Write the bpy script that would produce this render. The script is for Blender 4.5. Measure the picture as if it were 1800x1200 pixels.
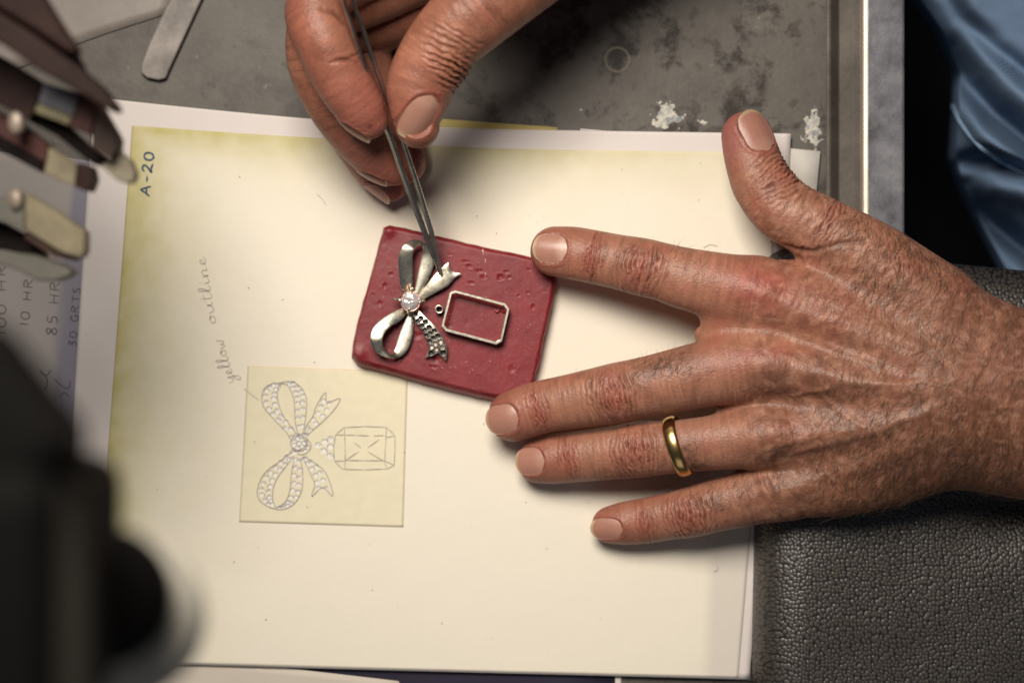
import bpy, math, random
import numpy as np
import openvdb as vdb
from mathutils import Vector
random.seed(7); RNG = np.random.default_rng(11)
sc = bpy.context.scene
for o in list(bpy.data.objects): bpy.data.objects.remove(o)

# ------------------------------------------------------------------ camera, world, lamps, exposure
H = 700.0                       # camera height above the sheet, mm
S0 = 1/4.46                     # mm per photo pixel on the sheet (1800 px wide photo)
cam_d = bpy.data.cameras.new('camera'); cam = bpy.data.objects.new('camera', cam_d)
sc.collection.objects.link(cam); sc.camera = cam
cam.location = (0, 0, H/1000); cam.rotation_euler = (0, 0, 0)
cam_d.sensor_width = 36; cam_d.lens = 36*H/(1800*S0)
cam_d.clip_start = 0.02; cam_d.clip_end = 20
cam_d.dof.use_dof = True; cam_d.dof.focus_distance = 0.668; cam_d.dof.aperture_fstop = 4.8

world = bpy.data.worlds.new('World'); sc.world = world; world.use_nodes = True
bg = world.node_tree.nodes['Background']
bg.inputs[0].default_value = (0.62, 0.74, 1.0, 1); bg.inputs[1].default_value = 0.04

def area_lamp(name, loc, target, size, power, col, size_y=None, spread=180):
    d = bpy.data.lights.new(name, 'AREA'); d.energy = power; d.color = col; d.size = size
    d.spread = math.radians(spread)
    if size_y: d.shape = 'RECTANGLE'; d.size_y = size_y
    o = bpy.data.objects.new(name, d); sc.collection.objects.link(o)
    o.location = loc
    o.rotation_euler = (Vector(target)-Vector(loc)).to_track_quat('-Z', 'Y').to_euler()
    return o
area_lamp('bench_lamp', (-0.11, 0.29, 0.59), (0.05, -0.06, 0), 0.27, 1.7, (1.0, 0.92, 0.81), spread=95)
area_lamp('added_fill', (0.08, -0.95, 0.58), (0.0, 0.0, 0), 0.6, 0.55, (1.0, 0.95, 0.88))  # added fill low in the south, brightens tweezers and front sides

sc.view_settings.view_transform = 'Standard'; sc.view_settings.look = 'None'
sc.view_settings.gamma = 1.0; sc.view_settings.exposure = 0.0
sc.cycles.use_denoising = True
try: sc.cycles.denoiser = 'OPENIMAGEDENOISE'
except Exception: pass
sc.cycles.max_bounces = 8; sc.cycles.sample_clamp_indirect = 4.0
sc.cycles.caustics_reflective = False; sc.cycles.caustics_refractive = False

# ------------------------------------------------------------------ helpers
def P(px, py, z=0.0):
    """photo pixel (1800x1200) at height z mm -> place in mm"""
    k = S0*(1-z/H)
    return np.array([(px-900)*k, -(py-600)*k, z])
def PP(pts, z=0.0):
    pts = np.asarray(pts, float)
    z = np.broadcast_to(np.asarray(z, float), (len(pts),))
    k = S0*(1-z/H)
    return np.stack([(pts[:,0]-900)*k, -(pts[:,1]-600)*k, z], 1)
def R(rpx, z=0.0): return rpx*S0*(1-z/H)

BASE = {}
def link(o, parent=None):
    sc.collection.objects.link(o)
    if parent is not None:
        o.parent = parent; BASE[o.name] = BASE[parent.name]
def thing(name, label, cat, base, group=None):
    o = bpy.data.objects.new(name, None); sc.collection.objects.link(o)
    o.empty_display_size = 0.01
    b = np.asarray(base, float); o.location = b/1000; BASE[o.name] = b
    return tag(o, label, cat, group)
def tag(o, label=None, cat=None, group=None, kind=None):
    if label: o['label'] = label
    if cat: o['category'] = cat
    if group: o['group'] = group
    if kind: o['kind'] = kind
    return o
def mk(name, v, f, mat, parent=None, base=None, smooth=True, cols=None):
    """one mesh object from vertices in mm"""
    v = np.asarray(v, float)
    if parent is not None: b = BASE[parent.name]
    else: b = np.asarray(base, float) if base is not None else np.array([v[:,0].mean(), v[:,1].mean(), v[:,2].min()])
    me = bpy.data.meshes.new(name)
    vv = ((v-b)/1000).astype(np.float32)
    if isinstance(f, np.ndarray):
        n, k = f.shape
        me.vertices.add(len(vv)); me.vertices.foreach_set('co', vv.ravel())
        me.loops.add(n*k); me.loops.foreach_set('vertex_index', f.ravel().astype(np.int32))
        me.polygons.add(n); me.polygons.foreach_set('loop_start', np.arange(0, n*k, k, dtype=np.int32))
        me.update(calc_edges=True); me.validate()
    else:
        me.from_pydata(vv.tolist(), [], [list(map(int, q)) for q in f]); me.update()
    if smooth: me.polygons.foreach_set('use_smooth', np.ones(len(me.polygons), bool))
    if cols is not None:
        a = me.color_attributes.new('Col', 'FLOAT_COLOR', 'POINT')
        c = np.ones((len(vv), 4), np.float32); c[:,:3] = cols
        a.data.foreach_set('color', c.ravel())
    if mat: me.materials.append(mat)
    o = bpy.data.objects.new(name, me)
    link(o, parent)
    if parent is None: o.location = b/1000; BASE[o.name] = b
    return o
def grid_faces(nu, nv, closed_u=False):
    f = []
    for i in range(nu if closed_u else nu-1):
        for j in range(nv-1):
            a = i*nv+j; b = ((i+1) % nu)*nv+j
            f.append((a, b, b+1, a+1))
    return np.array(f)
def catmull(pts, n):
    pts = np.asarray(pts, float)
    if len(pts) == 2: 
        t = np.linspace(0, 1, n)[:,None]; return pts[0]*(1-t)+pts[1]*t
    q = np.vstack([2*pts[0]-pts[1], pts, 2*pts[-1]-pts[-2]])
    m = len(pts)-1
    out = []
    for t in np.linspace(0, m, n):
        i = min(int(t), m-1); u = t-i
        p0, p1, p2, p3 = q[i], q[i+1], q[i+2], q[i+3]
        out.append(0.5*((2*p1)+(-p0+p2)*u+(2*p0-5*p1+4*p2-p3)*u*u+(-p0+3*p1-3*p2+p3)*u**3))
    return np.array(out)
def sstep(a, b, x):
    t = np.clip((x-a)/(b-a), 0, 1); return t*t*(3-2*t)
_perm = np.random.default_rng(3).permutation(256).astype(np.int64); _perm = np.concatenate([_perm]*3)
_g = np.random.default_rng(4).normal(size=(256, 3)); _g /= np.linalg.norm(_g, axis=1)[:,None]
def noise(p):
    """gradient noise, about -0.7..0.7"""
    p = np.asarray(p, float); i = np.floor(p).astype(np.int64); f = p-i; i &= 255
    u = f*f*f*(f*(f*6-15)+10); r = 0
    for dx in (0, 1):
        wx = u[:,0] if dx else 1-u[:,0]
        for dy in (0, 1):
            wy = u[:,1] if dy else 1-u[:,1]
            for dz in (0, 1):
                wz = u[:,2] if dz else 1-u[:,2]
                h = _perm[_perm[_perm[i[:,0]+dx]+i[:,1]+dy]+i[:,2]+dz]
                g = _g[h]
                r = r+wx*wy*wz*(g[:,0]*(f[:,0]-dx)+g[:,1]*(f[:,1]-dy)+g[:,2]*(f[:,2]-dz))
    return r
def fbm(p, oct=3):
    r = 0; a = 1
    for k in range(oct): r = r+a*noise(p*2**k+17.3*k); a *= .5
    return r
def poly_dist(xy, line):
    """distance of points to a 2-D polyline and the fraction along it"""
    line = np.asarray(line, float); best = np.full(len(xy), 1e9); tt = np.zeros(len(xy)); n = len(line)-1
    for k in range(n):
        a, b = line[k], line[k+1]; ab = b-a
        t = np.clip(((xy-a)@ab)/(ab@ab+1e-12), 0, 1)
        d = np.linalg.norm(xy-(a+t[:,None]*ab), axis=1)
        m = d < best; best[m] = d[m]; tt[m] = (k+t[m])/n
    return best, tt
def in_poly(xy, poly):
    x, y = xy[:,0], xy[:,1]; r = np.zeros(len(xy), bool); n = len(poly)
    for i in range(n):
        x0, y0 = poly[i]; x1, y1 = poly[(i+1) % n]
        c = (y0 > y) != (y1 > y)
        xi = (x1-x0)*(y-y0)/((y1-y0) if y1 != y0 else 1e-9)+x0
        r ^= c & (x < xi)
    return r
def srgb(r, g, b):
    return tuple(((c/255)/12.92 if c/255 <= .04045 else ((c/255+.055)/1.055)**2.4) for c in (r, g, b))

# ------------------------------------------------------------------ materials
def new_mat(name):
    m = bpy.data.materials.new(name); m.use_nodes = True
    nt = m.node_tree; return m, nt, nt.nodes['Principled BSDF']
def N(nt, t, **k):
    n = nt.nodes.new(t)
    for a, b in k.items():
        if a.startswith('i_'): n.inputs[a[2:].replace('_', ' ')].default_value = b
        else: setattr(n, a, b)
    return n
def simple(name, col, rough=.5, metal=0, spec=.5, bump=None, var=None, aniso=0, coat=0):
    """bump=(scale per m, strength, distance m); var=(scale, second colour, contrast)"""
    m, nt, b = new_mat(name)
    b.inputs['Base Color'].default_value = (*col, 1); b.inputs['Roughness'].default_value = rough
    b.inputs['Metallic'].default_value = metal; b.inputs['Specular IOR Level'].default_value = spec
    b.inputs['Coat Weight'].default_value = coat
    tc = N(nt, 'ShaderNodeTexCoord')
    if var:
        n = N(nt, 'ShaderNodeTexNoise'); n.inputs['Scale'].default_value = var[0]; n.inputs['Detail'].default_value = 6
        n.inputs['Roughness'].default_value = .65
        nt.links.new(tc.outputs['Object'], n.inputs['Vector'])
        r = N(nt, 'ShaderNodeValToRGB'); c = var[2] if len(var) > 2 else .15
        r.color_ramp.elements[0].position = .5-c; r.color_ramp.elements[1].position = .5+c
        r.color_ramp.elements[0].color = (*col, 1); r.color_ramp.elements[1].color = (*var[1], 1)
        nt.links.new(n.outputs['Fac'], r.inputs['Fac']); nt.links.new(r.outputs['Color'], b.inputs['Base Color'])
        if metal:
            mr = N(nt, 'ShaderNodeMapRange'); mr.inputs['To Min'].default_value = rough*.7; mr.inputs['To Max'].default_value = min(1, rough*1.5)
            nt.links.new(n.outputs['Fac'], mr.inputs['Value']); nt.links.new(mr.outputs['Result'], b.inputs['Roughness'])
    if bump:
        n = N(nt, 'ShaderNodeTexNoise'); n.inputs['Scale'].default_value = bump[0]; n.inputs['Detail'].default_value = 4
        nt.links.new(tc.outputs['Object'], n.inputs['Vector'])
        bp = N(nt, 'ShaderNodeBump'); bp.inputs['Strength'].default_value = bump[1]; bp.inputs['Distance'].default_value = bump[2]
        nt.links.new(n.outputs['Fac'], bp.inputs['Height']); nt.links.new(bp.outputs['Normal'], b.inputs['Normal'])
    return m
def vcol_mat(name, rough=.6, spec=.3, bump=None, sss=0, mottling=None):
    m, nt, b = new_mat(name)
    a = N(nt, 'ShaderNodeVertexColor'); a.layer_name = 'Col'
    nt.links.new(a.outputs['Color'], b.inputs['Base Color'])
    b.inputs['Roughness'].default_value = rough; b.inputs['Specular IOR Level'].default_value = spec
    if sss:
        b.inputs['Subsurface Weight'].default_value = sss
        b.inputs['Subsurface Radius'].default_value = (1.0, .36, .2); b.inputs['Subsurface Scale'].default_value = .0016
    tc = N(nt, 'ShaderNodeTexCoord')
    if bump:
        prev = None
        for (s, st, d, kind) in bump:
            if kind == 'v':
                n = N(nt, 'ShaderNodeTexVoronoi'); n.inputs['Scale'].default_value = s; out = n.outputs['Distance']
            else:
                n = N(nt, 'ShaderNodeTexNoise'); n.inputs['Scale'].default_value = s; n.inputs['Detail'].default_value = 5; out = n.outputs['Fac']
            nt.links.new(tc.outputs['Object'], n.inputs['Vector'])
            bp = N(nt, 'ShaderNodeBump'); bp.inputs['Strength'].default_value = st; bp.inputs['Distance'].default_value = d
            nt.links.new(out, bp.inputs['Height'])
            if prev: nt.links.new(prev.outputs['Normal'], bp.inputs['Normal'])
            prev = bp
        nt.links.new(prev.outputs['Normal'], b.inputs['Normal'])
    return m
# ------------------------------------------------------------------ workbench, floor
M_paper = vcol_mat('paper', .75, .25, [(2600, .25, .00012, 'n'), (40, .25, .002, 'n')])
M_ink_blue = simple('blue_ink', srgb(22, 52, 84), .5, var=(900, srgb(48, 82, 112), .2))
M_ink_dark = simple('dark_pen', srgb(62, 54, 62), .5, var=(900, srgb(100, 92, 100), .2))
M_pencil = simple('pencil', srgb(156, 146, 144), .6, var=(1500, srgb(204, 192, 180), .18))
M_pencil_dark = simple('pencil_dark', srgb(112, 104, 118), .6, var=(1500, srgb(180, 168, 164), .2))
M_gouache = simple('white_gouache', srgb(236, 233, 226), .7, var=(800, srgb(240, 236, 224), .2))

floor = mk('floor', [(-900, -900, -700), (900, -900, -700), (900, 900, -700), (-900, 900, -700)], [(0, 1, 2, 3)],
           simple('floor_dark', srgb(34, 32, 32), .7, bump=(60, .3, .002), var=(14, srgb(24, 23, 24), .2)), base=(0, 0, -700), smooth=False)
tag(floor, 'dark workshop floor below the bench', kind='structure')

ZB = -3.0          # top of the bench, mm
def bench_mat():
    m, nt, b = new_mat('stained_bench_metal')
    tc = N(nt, 'ShaderNodeTexCoord')
    def tex(scale, det=6, rough=.6, dist=0.0):
        n = N(nt, 'ShaderNodeTexNoise'); n.inputs['Scale'].default_value = scale; n.inputs['Detail'].default_value = det
        n.inputs['Roughness'].default_value = rough; n.inputs['Distortion'].default_value = dist
        nt.links.new(tc.outputs['Object'], n.inputs['Vector']); return n
    def ramp(src, p0, p1, c0, c1):
        r = N(nt, 'ShaderNodeValToRGB'); e = r.color_ramp.elements
        e[0].position = p0; e[1].position = p1; e[0].color = (*c0, 1); e[1].color = (*c1, 1)
        nt.links.new(src, r.inputs['Fac']); return r
    def mix(fac, a, c, typ='MIX'):
        x = N(nt, 'ShaderNodeMix', data_type='RGBA', blend_type=typ)
        if isinstance(fac, float): x.inputs[0].default_value = fac
        else: nt.links.new(fac, x.inputs[0])
        for s, v in ((6, a), (7, c)):
            if isinstance(v, tuple): x.inputs[s].default_value = (*v, 1)
            else: nt.links.new(v, x.inputs[s])
        return x.outputs[2]
    base = ramp(tex(22, 7, .7).outputs['Fac'], .3, .72, srgb(78, 73, 69), srgb(112, 106, 99)).outputs['Color']
    stain = ramp(tex(52, 6, .66, .25).outputs['Fac'], .50, .60, (0, 0, 0), (.95, .95, .95)).outputs['Color']
    # the stains gather on the right part of the bench
    sep = N(nt, 'ShaderNodeSeparateXYZ'); nt.links.new(tc.outputs['Object'], sep.inputs[0])
    mr = N(nt, 'ShaderNodeMapRange', interpolation_type='SMOOTHSTEP'); mr.inputs['From Min'].default_value = -.10; mr.inputs['From Max'].default_value = .06
    mr.inputs['To Min'].default_value = .25
    nt.links.new(sep.outputs['X'], mr.inputs['Value'])
    mul = N(nt, 'ShaderNodeMath', operation='MULTIPLY'); nt.links.new(stain, mul.inputs[0]); nt.links.new(mr.outputs['Result'], mul.inputs[1])
    c = mix(mul.outputs[0], base, srgb(40, 33, 28))
    spots = ramp(tex(130, 3, .5).outputs['Fac'], .62, .70, (0, 0, 0), (.6, .6, .6)).outputs['Color']
    c = mix(spots, c, srgb(66, 58, 50))
    wear = ramp(tex(190, 4, .6).outputs['Fac'], .68, .78, (0, 0, 0), (.4, .4, .4)).outputs['Color']
    c = mix(wear, c, srgb(176, 168, 156))
    # old ring mark left by a cup
    vm = N(nt, 'ShaderNodeVectorMath', operation='DISTANCE'); vm.inputs[1].default_value = RINGC
    nt.links.new(tc.outputs['Object'], vm.inputs[0])
    sb = N(nt, 'ShaderNodeMath', operation='SUBTRACT'); sb.inputs[1].default_value = .0047; nt.links.new(vm.outputs['Value'], sb.inputs[0])
    ab = N(nt, 'ShaderNodeMath', operation='ABSOLUTE'); nt.links.new(sb.outputs[0], ab.inputs[0])
    mr2 = N(nt, 'ShaderNodeMapRange'); mr2.inputs['From Max'].default_value = .0008; mr2.inputs['To Min'].default_value = .5; mr2.inputs['To Max'].default_value = 0
    nt.links.new(ab.outputs[0], mr2.inputs['Value'])
    c = mix(mr2.outputs['Result'], c, srgb(160, 152, 128))
    nt.links.new(c, b.inputs['Base Color'])
    b.inputs['Roughness'].default_value = .55; b.inputs['Specular IOR Level'].default_value = .35
    bp = N(nt, 'ShaderNodeBump'); bp.inputs['Strength'].default_value = .35; bp.inputs['Distance'].default_value = .0006
    nt.links.new(tex(330, 5).outputs['Fac'], bp.inputs['Height']); nt.links.new(bp.outputs['Normal'], b.inputs['Normal'])
    return m
bench_base = P(900, 600, ZB-30)
_rc = (P(1085, 105, ZB)-bench_base)/1000; RINGC = tuple(_rc)
bench = thing('workbench', 'stained grey metal workbench with a bright metal edge bar', 'workbench', bench_base)
def box(x0, x1, y0, y1, z0, z1):
    v = [(x, y, z) for x in (x0, x1) for y in (y0, y1) for z in (z0, z1)]
    f = [(0, 1, 3, 2), (4, 6, 7, 5), (0, 4, 5, 1), (2, 3, 7, 6), (0, 2, 6, 4), (1, 5, 7, 3)]
    return v, f
X = lambda px, z: P(px, 0, z)[0]
v, f = box(-330, X(1452, ZB), -320, 320, ZB-30, ZB)
mk('bench_top', v, f, bench_mat(), bench, smooth=False)
# edge: shallow channel, chamfered lip, flat bar: one cross-section swept along y
M_trim = simple('brushed_steel', srgb(150, 150, 156), .5, .6, bump=(900, .2, .0003), var=(70, srgb(84, 84, 90), .2))
M_lip = simple('highlit_lip', srgb(230, 220, 200), .42, .5, bump=(600, .08, .0003), var=(60, srgb(206, 196, 180), .2))  # pale colour paints the lamp's reflection along the lip
M_chan = simple('dull_channel', srgb(98, 91, 84), .5, .35, bump=(500, .2, .0004), var=(45, srgb(66, 60, 55), .2))
def sweep(name, prof, mat, parent, y0=-320, y1=320, n=2):
    prof = np.array(prof, float); m = len(prof)
    ys = np.linspace(y0, y1, n)
    v = np.array([(p[0], y, p[1]) for y in ys for p in prof])
    f = [(i*m+j, i*m+(j+1) % m, (i+1)*m+(j+1) % m, (i+1)*m+j) for i in range(n-1) for j in range(m)]
    f += [tuple(range(m)), tuple(range((n-1)*m, n*m))[::-1]]
    o = mk(name, v, f, mat, parent, smooth=False)
    bv = o.modifiers.new('soft', 'BEVEL'); bv.width = .0004; bv.segments = 2; bv.limit_method = 'ANGLE'
    return o
xa, xb, xc, xd, xe = X(1452, -3)+.02, X(1474, -6), X(1513, -4), X(1526, 1), X(1590, 1)
sweep('edge_channel', [(xa, -32), (xa, -2.6), (xa+1.5, -2.4), (xb, -6.0), (xc-2, -5.6), (xc, -4.4), (xc, -32)], M_chan, bench)
sweep('edge_lip', [(xc+.02, -38), (xc+.02, .55), (xd, 1.3), (xd, -38)], M_lip, bench)
sweep('edge_bar', [(xd+.02, -40), (xd+.02, 1.5), (xe-.6, 1.5), (xe, .9), (xe, -40)], M_trim, bench)

# ------------------------------------------------------------------ sheets of paper
def coons(top, right, bottom, left, nu, nv):
    """patch between four px curves; top/bottom run left to right, left/right run top to bottom"""
    T, B_ = catmull(top, nu), catmull(bottom, nu); L, Rr = catmull(left, nv), catmull(right, nv)
    u = np.linspace(0, 1, nu)[:,None,None]; v = np.linspace(0, 1, nv)[None,:,None]
    S = (1-v)*T[:,None]+v*B_[:,None]+(1-u)*L[None]+u*Rr[None]
    S = S-((1-u)*(1-v)*T[0]+u*(1-v)*T[-1]+(1-u)*v*B_[0]+u*v*B_[-1])
    return S.reshape(-1, 2)
def sheet(name, px, nu, nv, z, mat, cols, parent=None, thick=.12, zfun=None):
    zz = np.full(len(px), z) if zfun is None else z+zfun(px)
    v = PP(px, zz); n = len(v)
    lo = v.copy(); lo[:,2] -= thick
    f = grid_faces(nu, nv)
    top = f[:, ::-1]; idx = lambda i, j: i*nv+j
    side = []
    for i in range(nu-1):
        side += [(idx(i, 0), idx(i+1, 0), n+idx(i+1, 0), n+idx(i, 0)), (idx(i+1, nv-1), idx(i, nv-1), n+idx(i, nv-1), n+idx(i+1, nv-1))]
    for j in range(nv-1):
        side += [(idx(0, j+1), idx(0, j), n+idx(0, j), n+idx(0, j+1)), (idx(nu-1, j), idx(nu-1, j+1), n+idx(nu-1, j+1), n+idx(nu-1, j))]
    faces = np.vstack([top, f+n, np.array(side)])
    return mk(name, np.vstack([v, lo]), faces, mat, parent, cols=np.vstack([cols, cols]) if cols is not None else None)
def flat_cols(px, c, amp=.03, scale=.02):
    n = fbm(np.c_[px*scale, np.zeros(len(px))])
    return np.clip(np.array(c)[None]*(1+amp*n[:,None]), 0, 1)
def curl(px):
    """the sheet lifts a little towards its far and left edges"""
    x, y = px[:,0], px[:,1]
    return 1.2*np.clip((300-y)/130, 0, 1)**2+.9*np.clip((260-x)/160, 0, 1)**2
def pz(px): return curl(np.asarray(px, float))
WHITE = np.array(srgb(222, 213, 209)); CREAM = np.array(srgb(238, 230, 214))

# sheets below
q = coons([(760, 208), (980, 224)], [(980, 224), (970, 420)], [(760, 420), (970, 420)], [(760, 208), (760, 420)], 8, 8)
o = sheet('yellow_sheet', q, 8, 8, -1.6, M_paper, flat_cols(q, srgb(204, 186, 120)))
tag(o, 'yellowish sheet edge peeking out behind the white sheet near the upper thumb', 'paper sheet')
q = coons([(1020, 226), (1442, 266)], [(1442, 266), (1352, 1196)], [(940, 1180), (1352, 1196)], [(1020, 226), (940, 1180)], 10, 20)
o = sheet('white_sheet', q, 10, 20, -1.2, M_paper, flat_cols(q, srgb(222, 216, 208)))
tag(o, 'plain white sheet showing only along the right edge below the printed sheet', 'paper sheet')
q = coons([(-160, 250), (330, 300)], [(330, 300), (240, 800)], [(-200, 860), (240, 800)], [(-160, 250), (-200, 860)], 40, 40)
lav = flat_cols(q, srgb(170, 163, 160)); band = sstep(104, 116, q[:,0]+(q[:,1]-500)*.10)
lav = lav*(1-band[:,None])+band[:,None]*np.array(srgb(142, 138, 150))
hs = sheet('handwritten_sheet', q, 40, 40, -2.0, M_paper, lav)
tag(hs, 'lavender grey sheet with handwritten hours beneath the pliers on the left', 'paper sheet')
q = coons([(300, 1150), (700, 1196)], [(700, 1196), (760, 1290)], [(200, 1290), (760, 1290)], [(300, 1150), (200, 1290)], 10, 10)
o = sheet('loose_sheet', q, 10, 10, -1.4, M_paper, flat_cols(q, srgb(206, 196, 184)))
tag(o, 'off-white sheet corner sticking out below the bottom edge of the printed sheet', 'paper sheet')
q = coons([(440, 1150), (1081, 1150)], [(1081, 1150), (1080, 1290)], [(440, 1290), (1080, 1290)], [(440, 1150), (440, 1290)], 8, 8)
o = sheet('dark_folder', q, 8, 8, -2.2, M_paper, flat_cols(q, srgb(46, 42, 58), .3, .05), thick=.5)
tag(o, 'dark blue folder edge showing under the bottom of the printed sheet', 'folder')
q = coons([(1081.5, 1150), (1092, 1150)], [(1092, 1150), (1092, 1290)], [(1081.5, 1290), (1092, 1290)], [(1081.5, 1150), (1081.5, 1290)], 4, 4)
o = sheet('paper_slip', q, 4, 4, -2.0, M_paper, flat_cols(q, srgb(214, 206, 200)), thick=.5)
tag(o, 'narrow white paper slip beside the dark folder at the bottom edge', 'paper slip')

# the printed sheet
TOP = [(170, 172), (360, 192), (545, 209), (700, 219), (840, 226), (1100, 231), (1390, 235)]
RIGHT = [(1396, 240), (1379, 470), (1356, 740), (1317, 1193)]
BOT = [(96, 1158), (345, 1168), (830, 1181), (1317, 1193)]
LEFT = [(170, 172), (154, 327), (128, 736), (96, 1158)]
RIGHT[0] = TOP[-1]
NU, NV = 150, 120
q = coons(TOP, RIGHT, BOT, LEFT, NU, NV)
ps = sheet('printed_sheet', q, NU, NV, 0.0, M_paper, flat_cols(q, WHITE, .02), zfun=pz)
tag(ps, 'white sheet printed with a yellowed page and a bow pendant sketch, under the wax block', 'paper sheet')
def page_cols(px):
    x, y = px[:,0], px[:,1]
    xl = 232-(y-220)*47/630; yt = 222+np.interp(x, [230, 560, 840, 1390], [0, 22, 39, 47])
    n = fbm(np.c_[px*.006, np.zeros(len(px))]+5)
    e = np.exp(-np.clip(x-xl, 0, None)/(75+45*n))
    e2 = np.exp(-np.clip(y-yt, 0, None)/(46+30*n))*np.interp(x, [230, 900, 1350], [1, .75, .35])
    k = np.clip(np.maximum(e, e2)*1.0+.25*e*e2, 0, 1)
    k = k*(1+.35*fbm(np.c_[px*.03, np.zeros(len(px))]+9))
    yel = np.array(srgb(198, 188, 132))
    c = CREAM[None]*(1-k[:,None])+yel[None]*k[:,None]
    edge = np.exp(-np.clip(x-xl, 0, None)/3.0)[:,None]*.35
    c = c*(1-edge)+edge*np.array(srgb(176, 150, 110))
    w = sstep(1235, 1262, x+(y-950)*.03)*sstep(860, 990, y)       # soft shadow of the hand painted grey near the lower right corner
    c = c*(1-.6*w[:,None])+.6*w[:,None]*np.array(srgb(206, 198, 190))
    return np.clip(c*(1+.02*fbm(np.c_[px*.15, np.zeros(len(px))])[:,None]), 0, 1)
T2 = [(232, 221), (400, 233), (560, 243), (840, 260), (1100, 265), (1372, 268)]
R2 = [(1372, 268), (1356, 480), (1336, 740), (1314, 1000), (1298, 1190)]
B2 = [(160, 1158), (345, 1166), (830, 1179), (1298, 1190)]
L2 = [(232, 221), (210, 520), (185, 850), (160, 1158)]
q = coons(T2, R2, B2, L2, 220, 180)
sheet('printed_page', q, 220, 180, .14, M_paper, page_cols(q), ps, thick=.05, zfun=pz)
q = coons([(435, 643), (717, 652)], [(717, 652), (709, 926)], [(420, 917), (709, 926)], [(435, 643), (420, 917)], 60, 60)
pc = flat_cols(q, srgb(231, 222, 194), .05, .05)
uu, vv_ = np.meshgrid(np.linspace(0, 1, 60), np.linspace(0, 1, 60), indexing='ij'); ed = np.minimum(np.minimum(uu, 1-uu), np.minimum(vv_, 1-vv_)).ravel()
pc = pc*(1-.3*(ed < .004))[:,None]+(.3*(ed < .004))[:,None]*np.array(srgb(190, 150, 110))
panel = sheet('sketch_panel', q, 60, 60, .26, M_paper, pc, ps, thick=.08, zfun=pz)

def strokes(name, lines, width, z, mat, parent, zf=None, taper=True):
    """pen or pencil strokes lying on the paper: each line a flat ribbon with its own course"""
    V = []; F = []
    for L in lines:
        L = np.asarray(L, float)
        if len(L) > 2: L = catmull(L, max(6, 5*len(L)))
        elif len(L) == 2: L = catmull(L, 6)
        d = np.gradient(L, axis=0); d /= np.linalg.norm(d, axis=1)[:,None]+1e-9
        nn = np.c_[-d[:,1], d[:,0]]; n = len(L)
        w = width*.5*np.ones(n)*(1+.35*noise(np.c_[L*.35, np.zeros(n)]))
        if taper: w *= np.minimum(1, .45+np.minimum(np.arange(n), np.arange(n)[::-1])*.25)
        a, b = L+nn*w[:,None], L-nn*w[:,None]
        zz = z+.0022*(len(F) % 41)+(pz(L) if zf is None else zf(L))
        s = len(V)
        for i in range(n): V += [tuple(P(*a[i], zz[i])), tuple(P(*b[i], zz[i]))]
        F += [(s+2*i, s+2*i+1, s+2*i+3, s+2*i+2) for i in range(n-1)]
    return mk(name, V, F, mat, parent)
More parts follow.
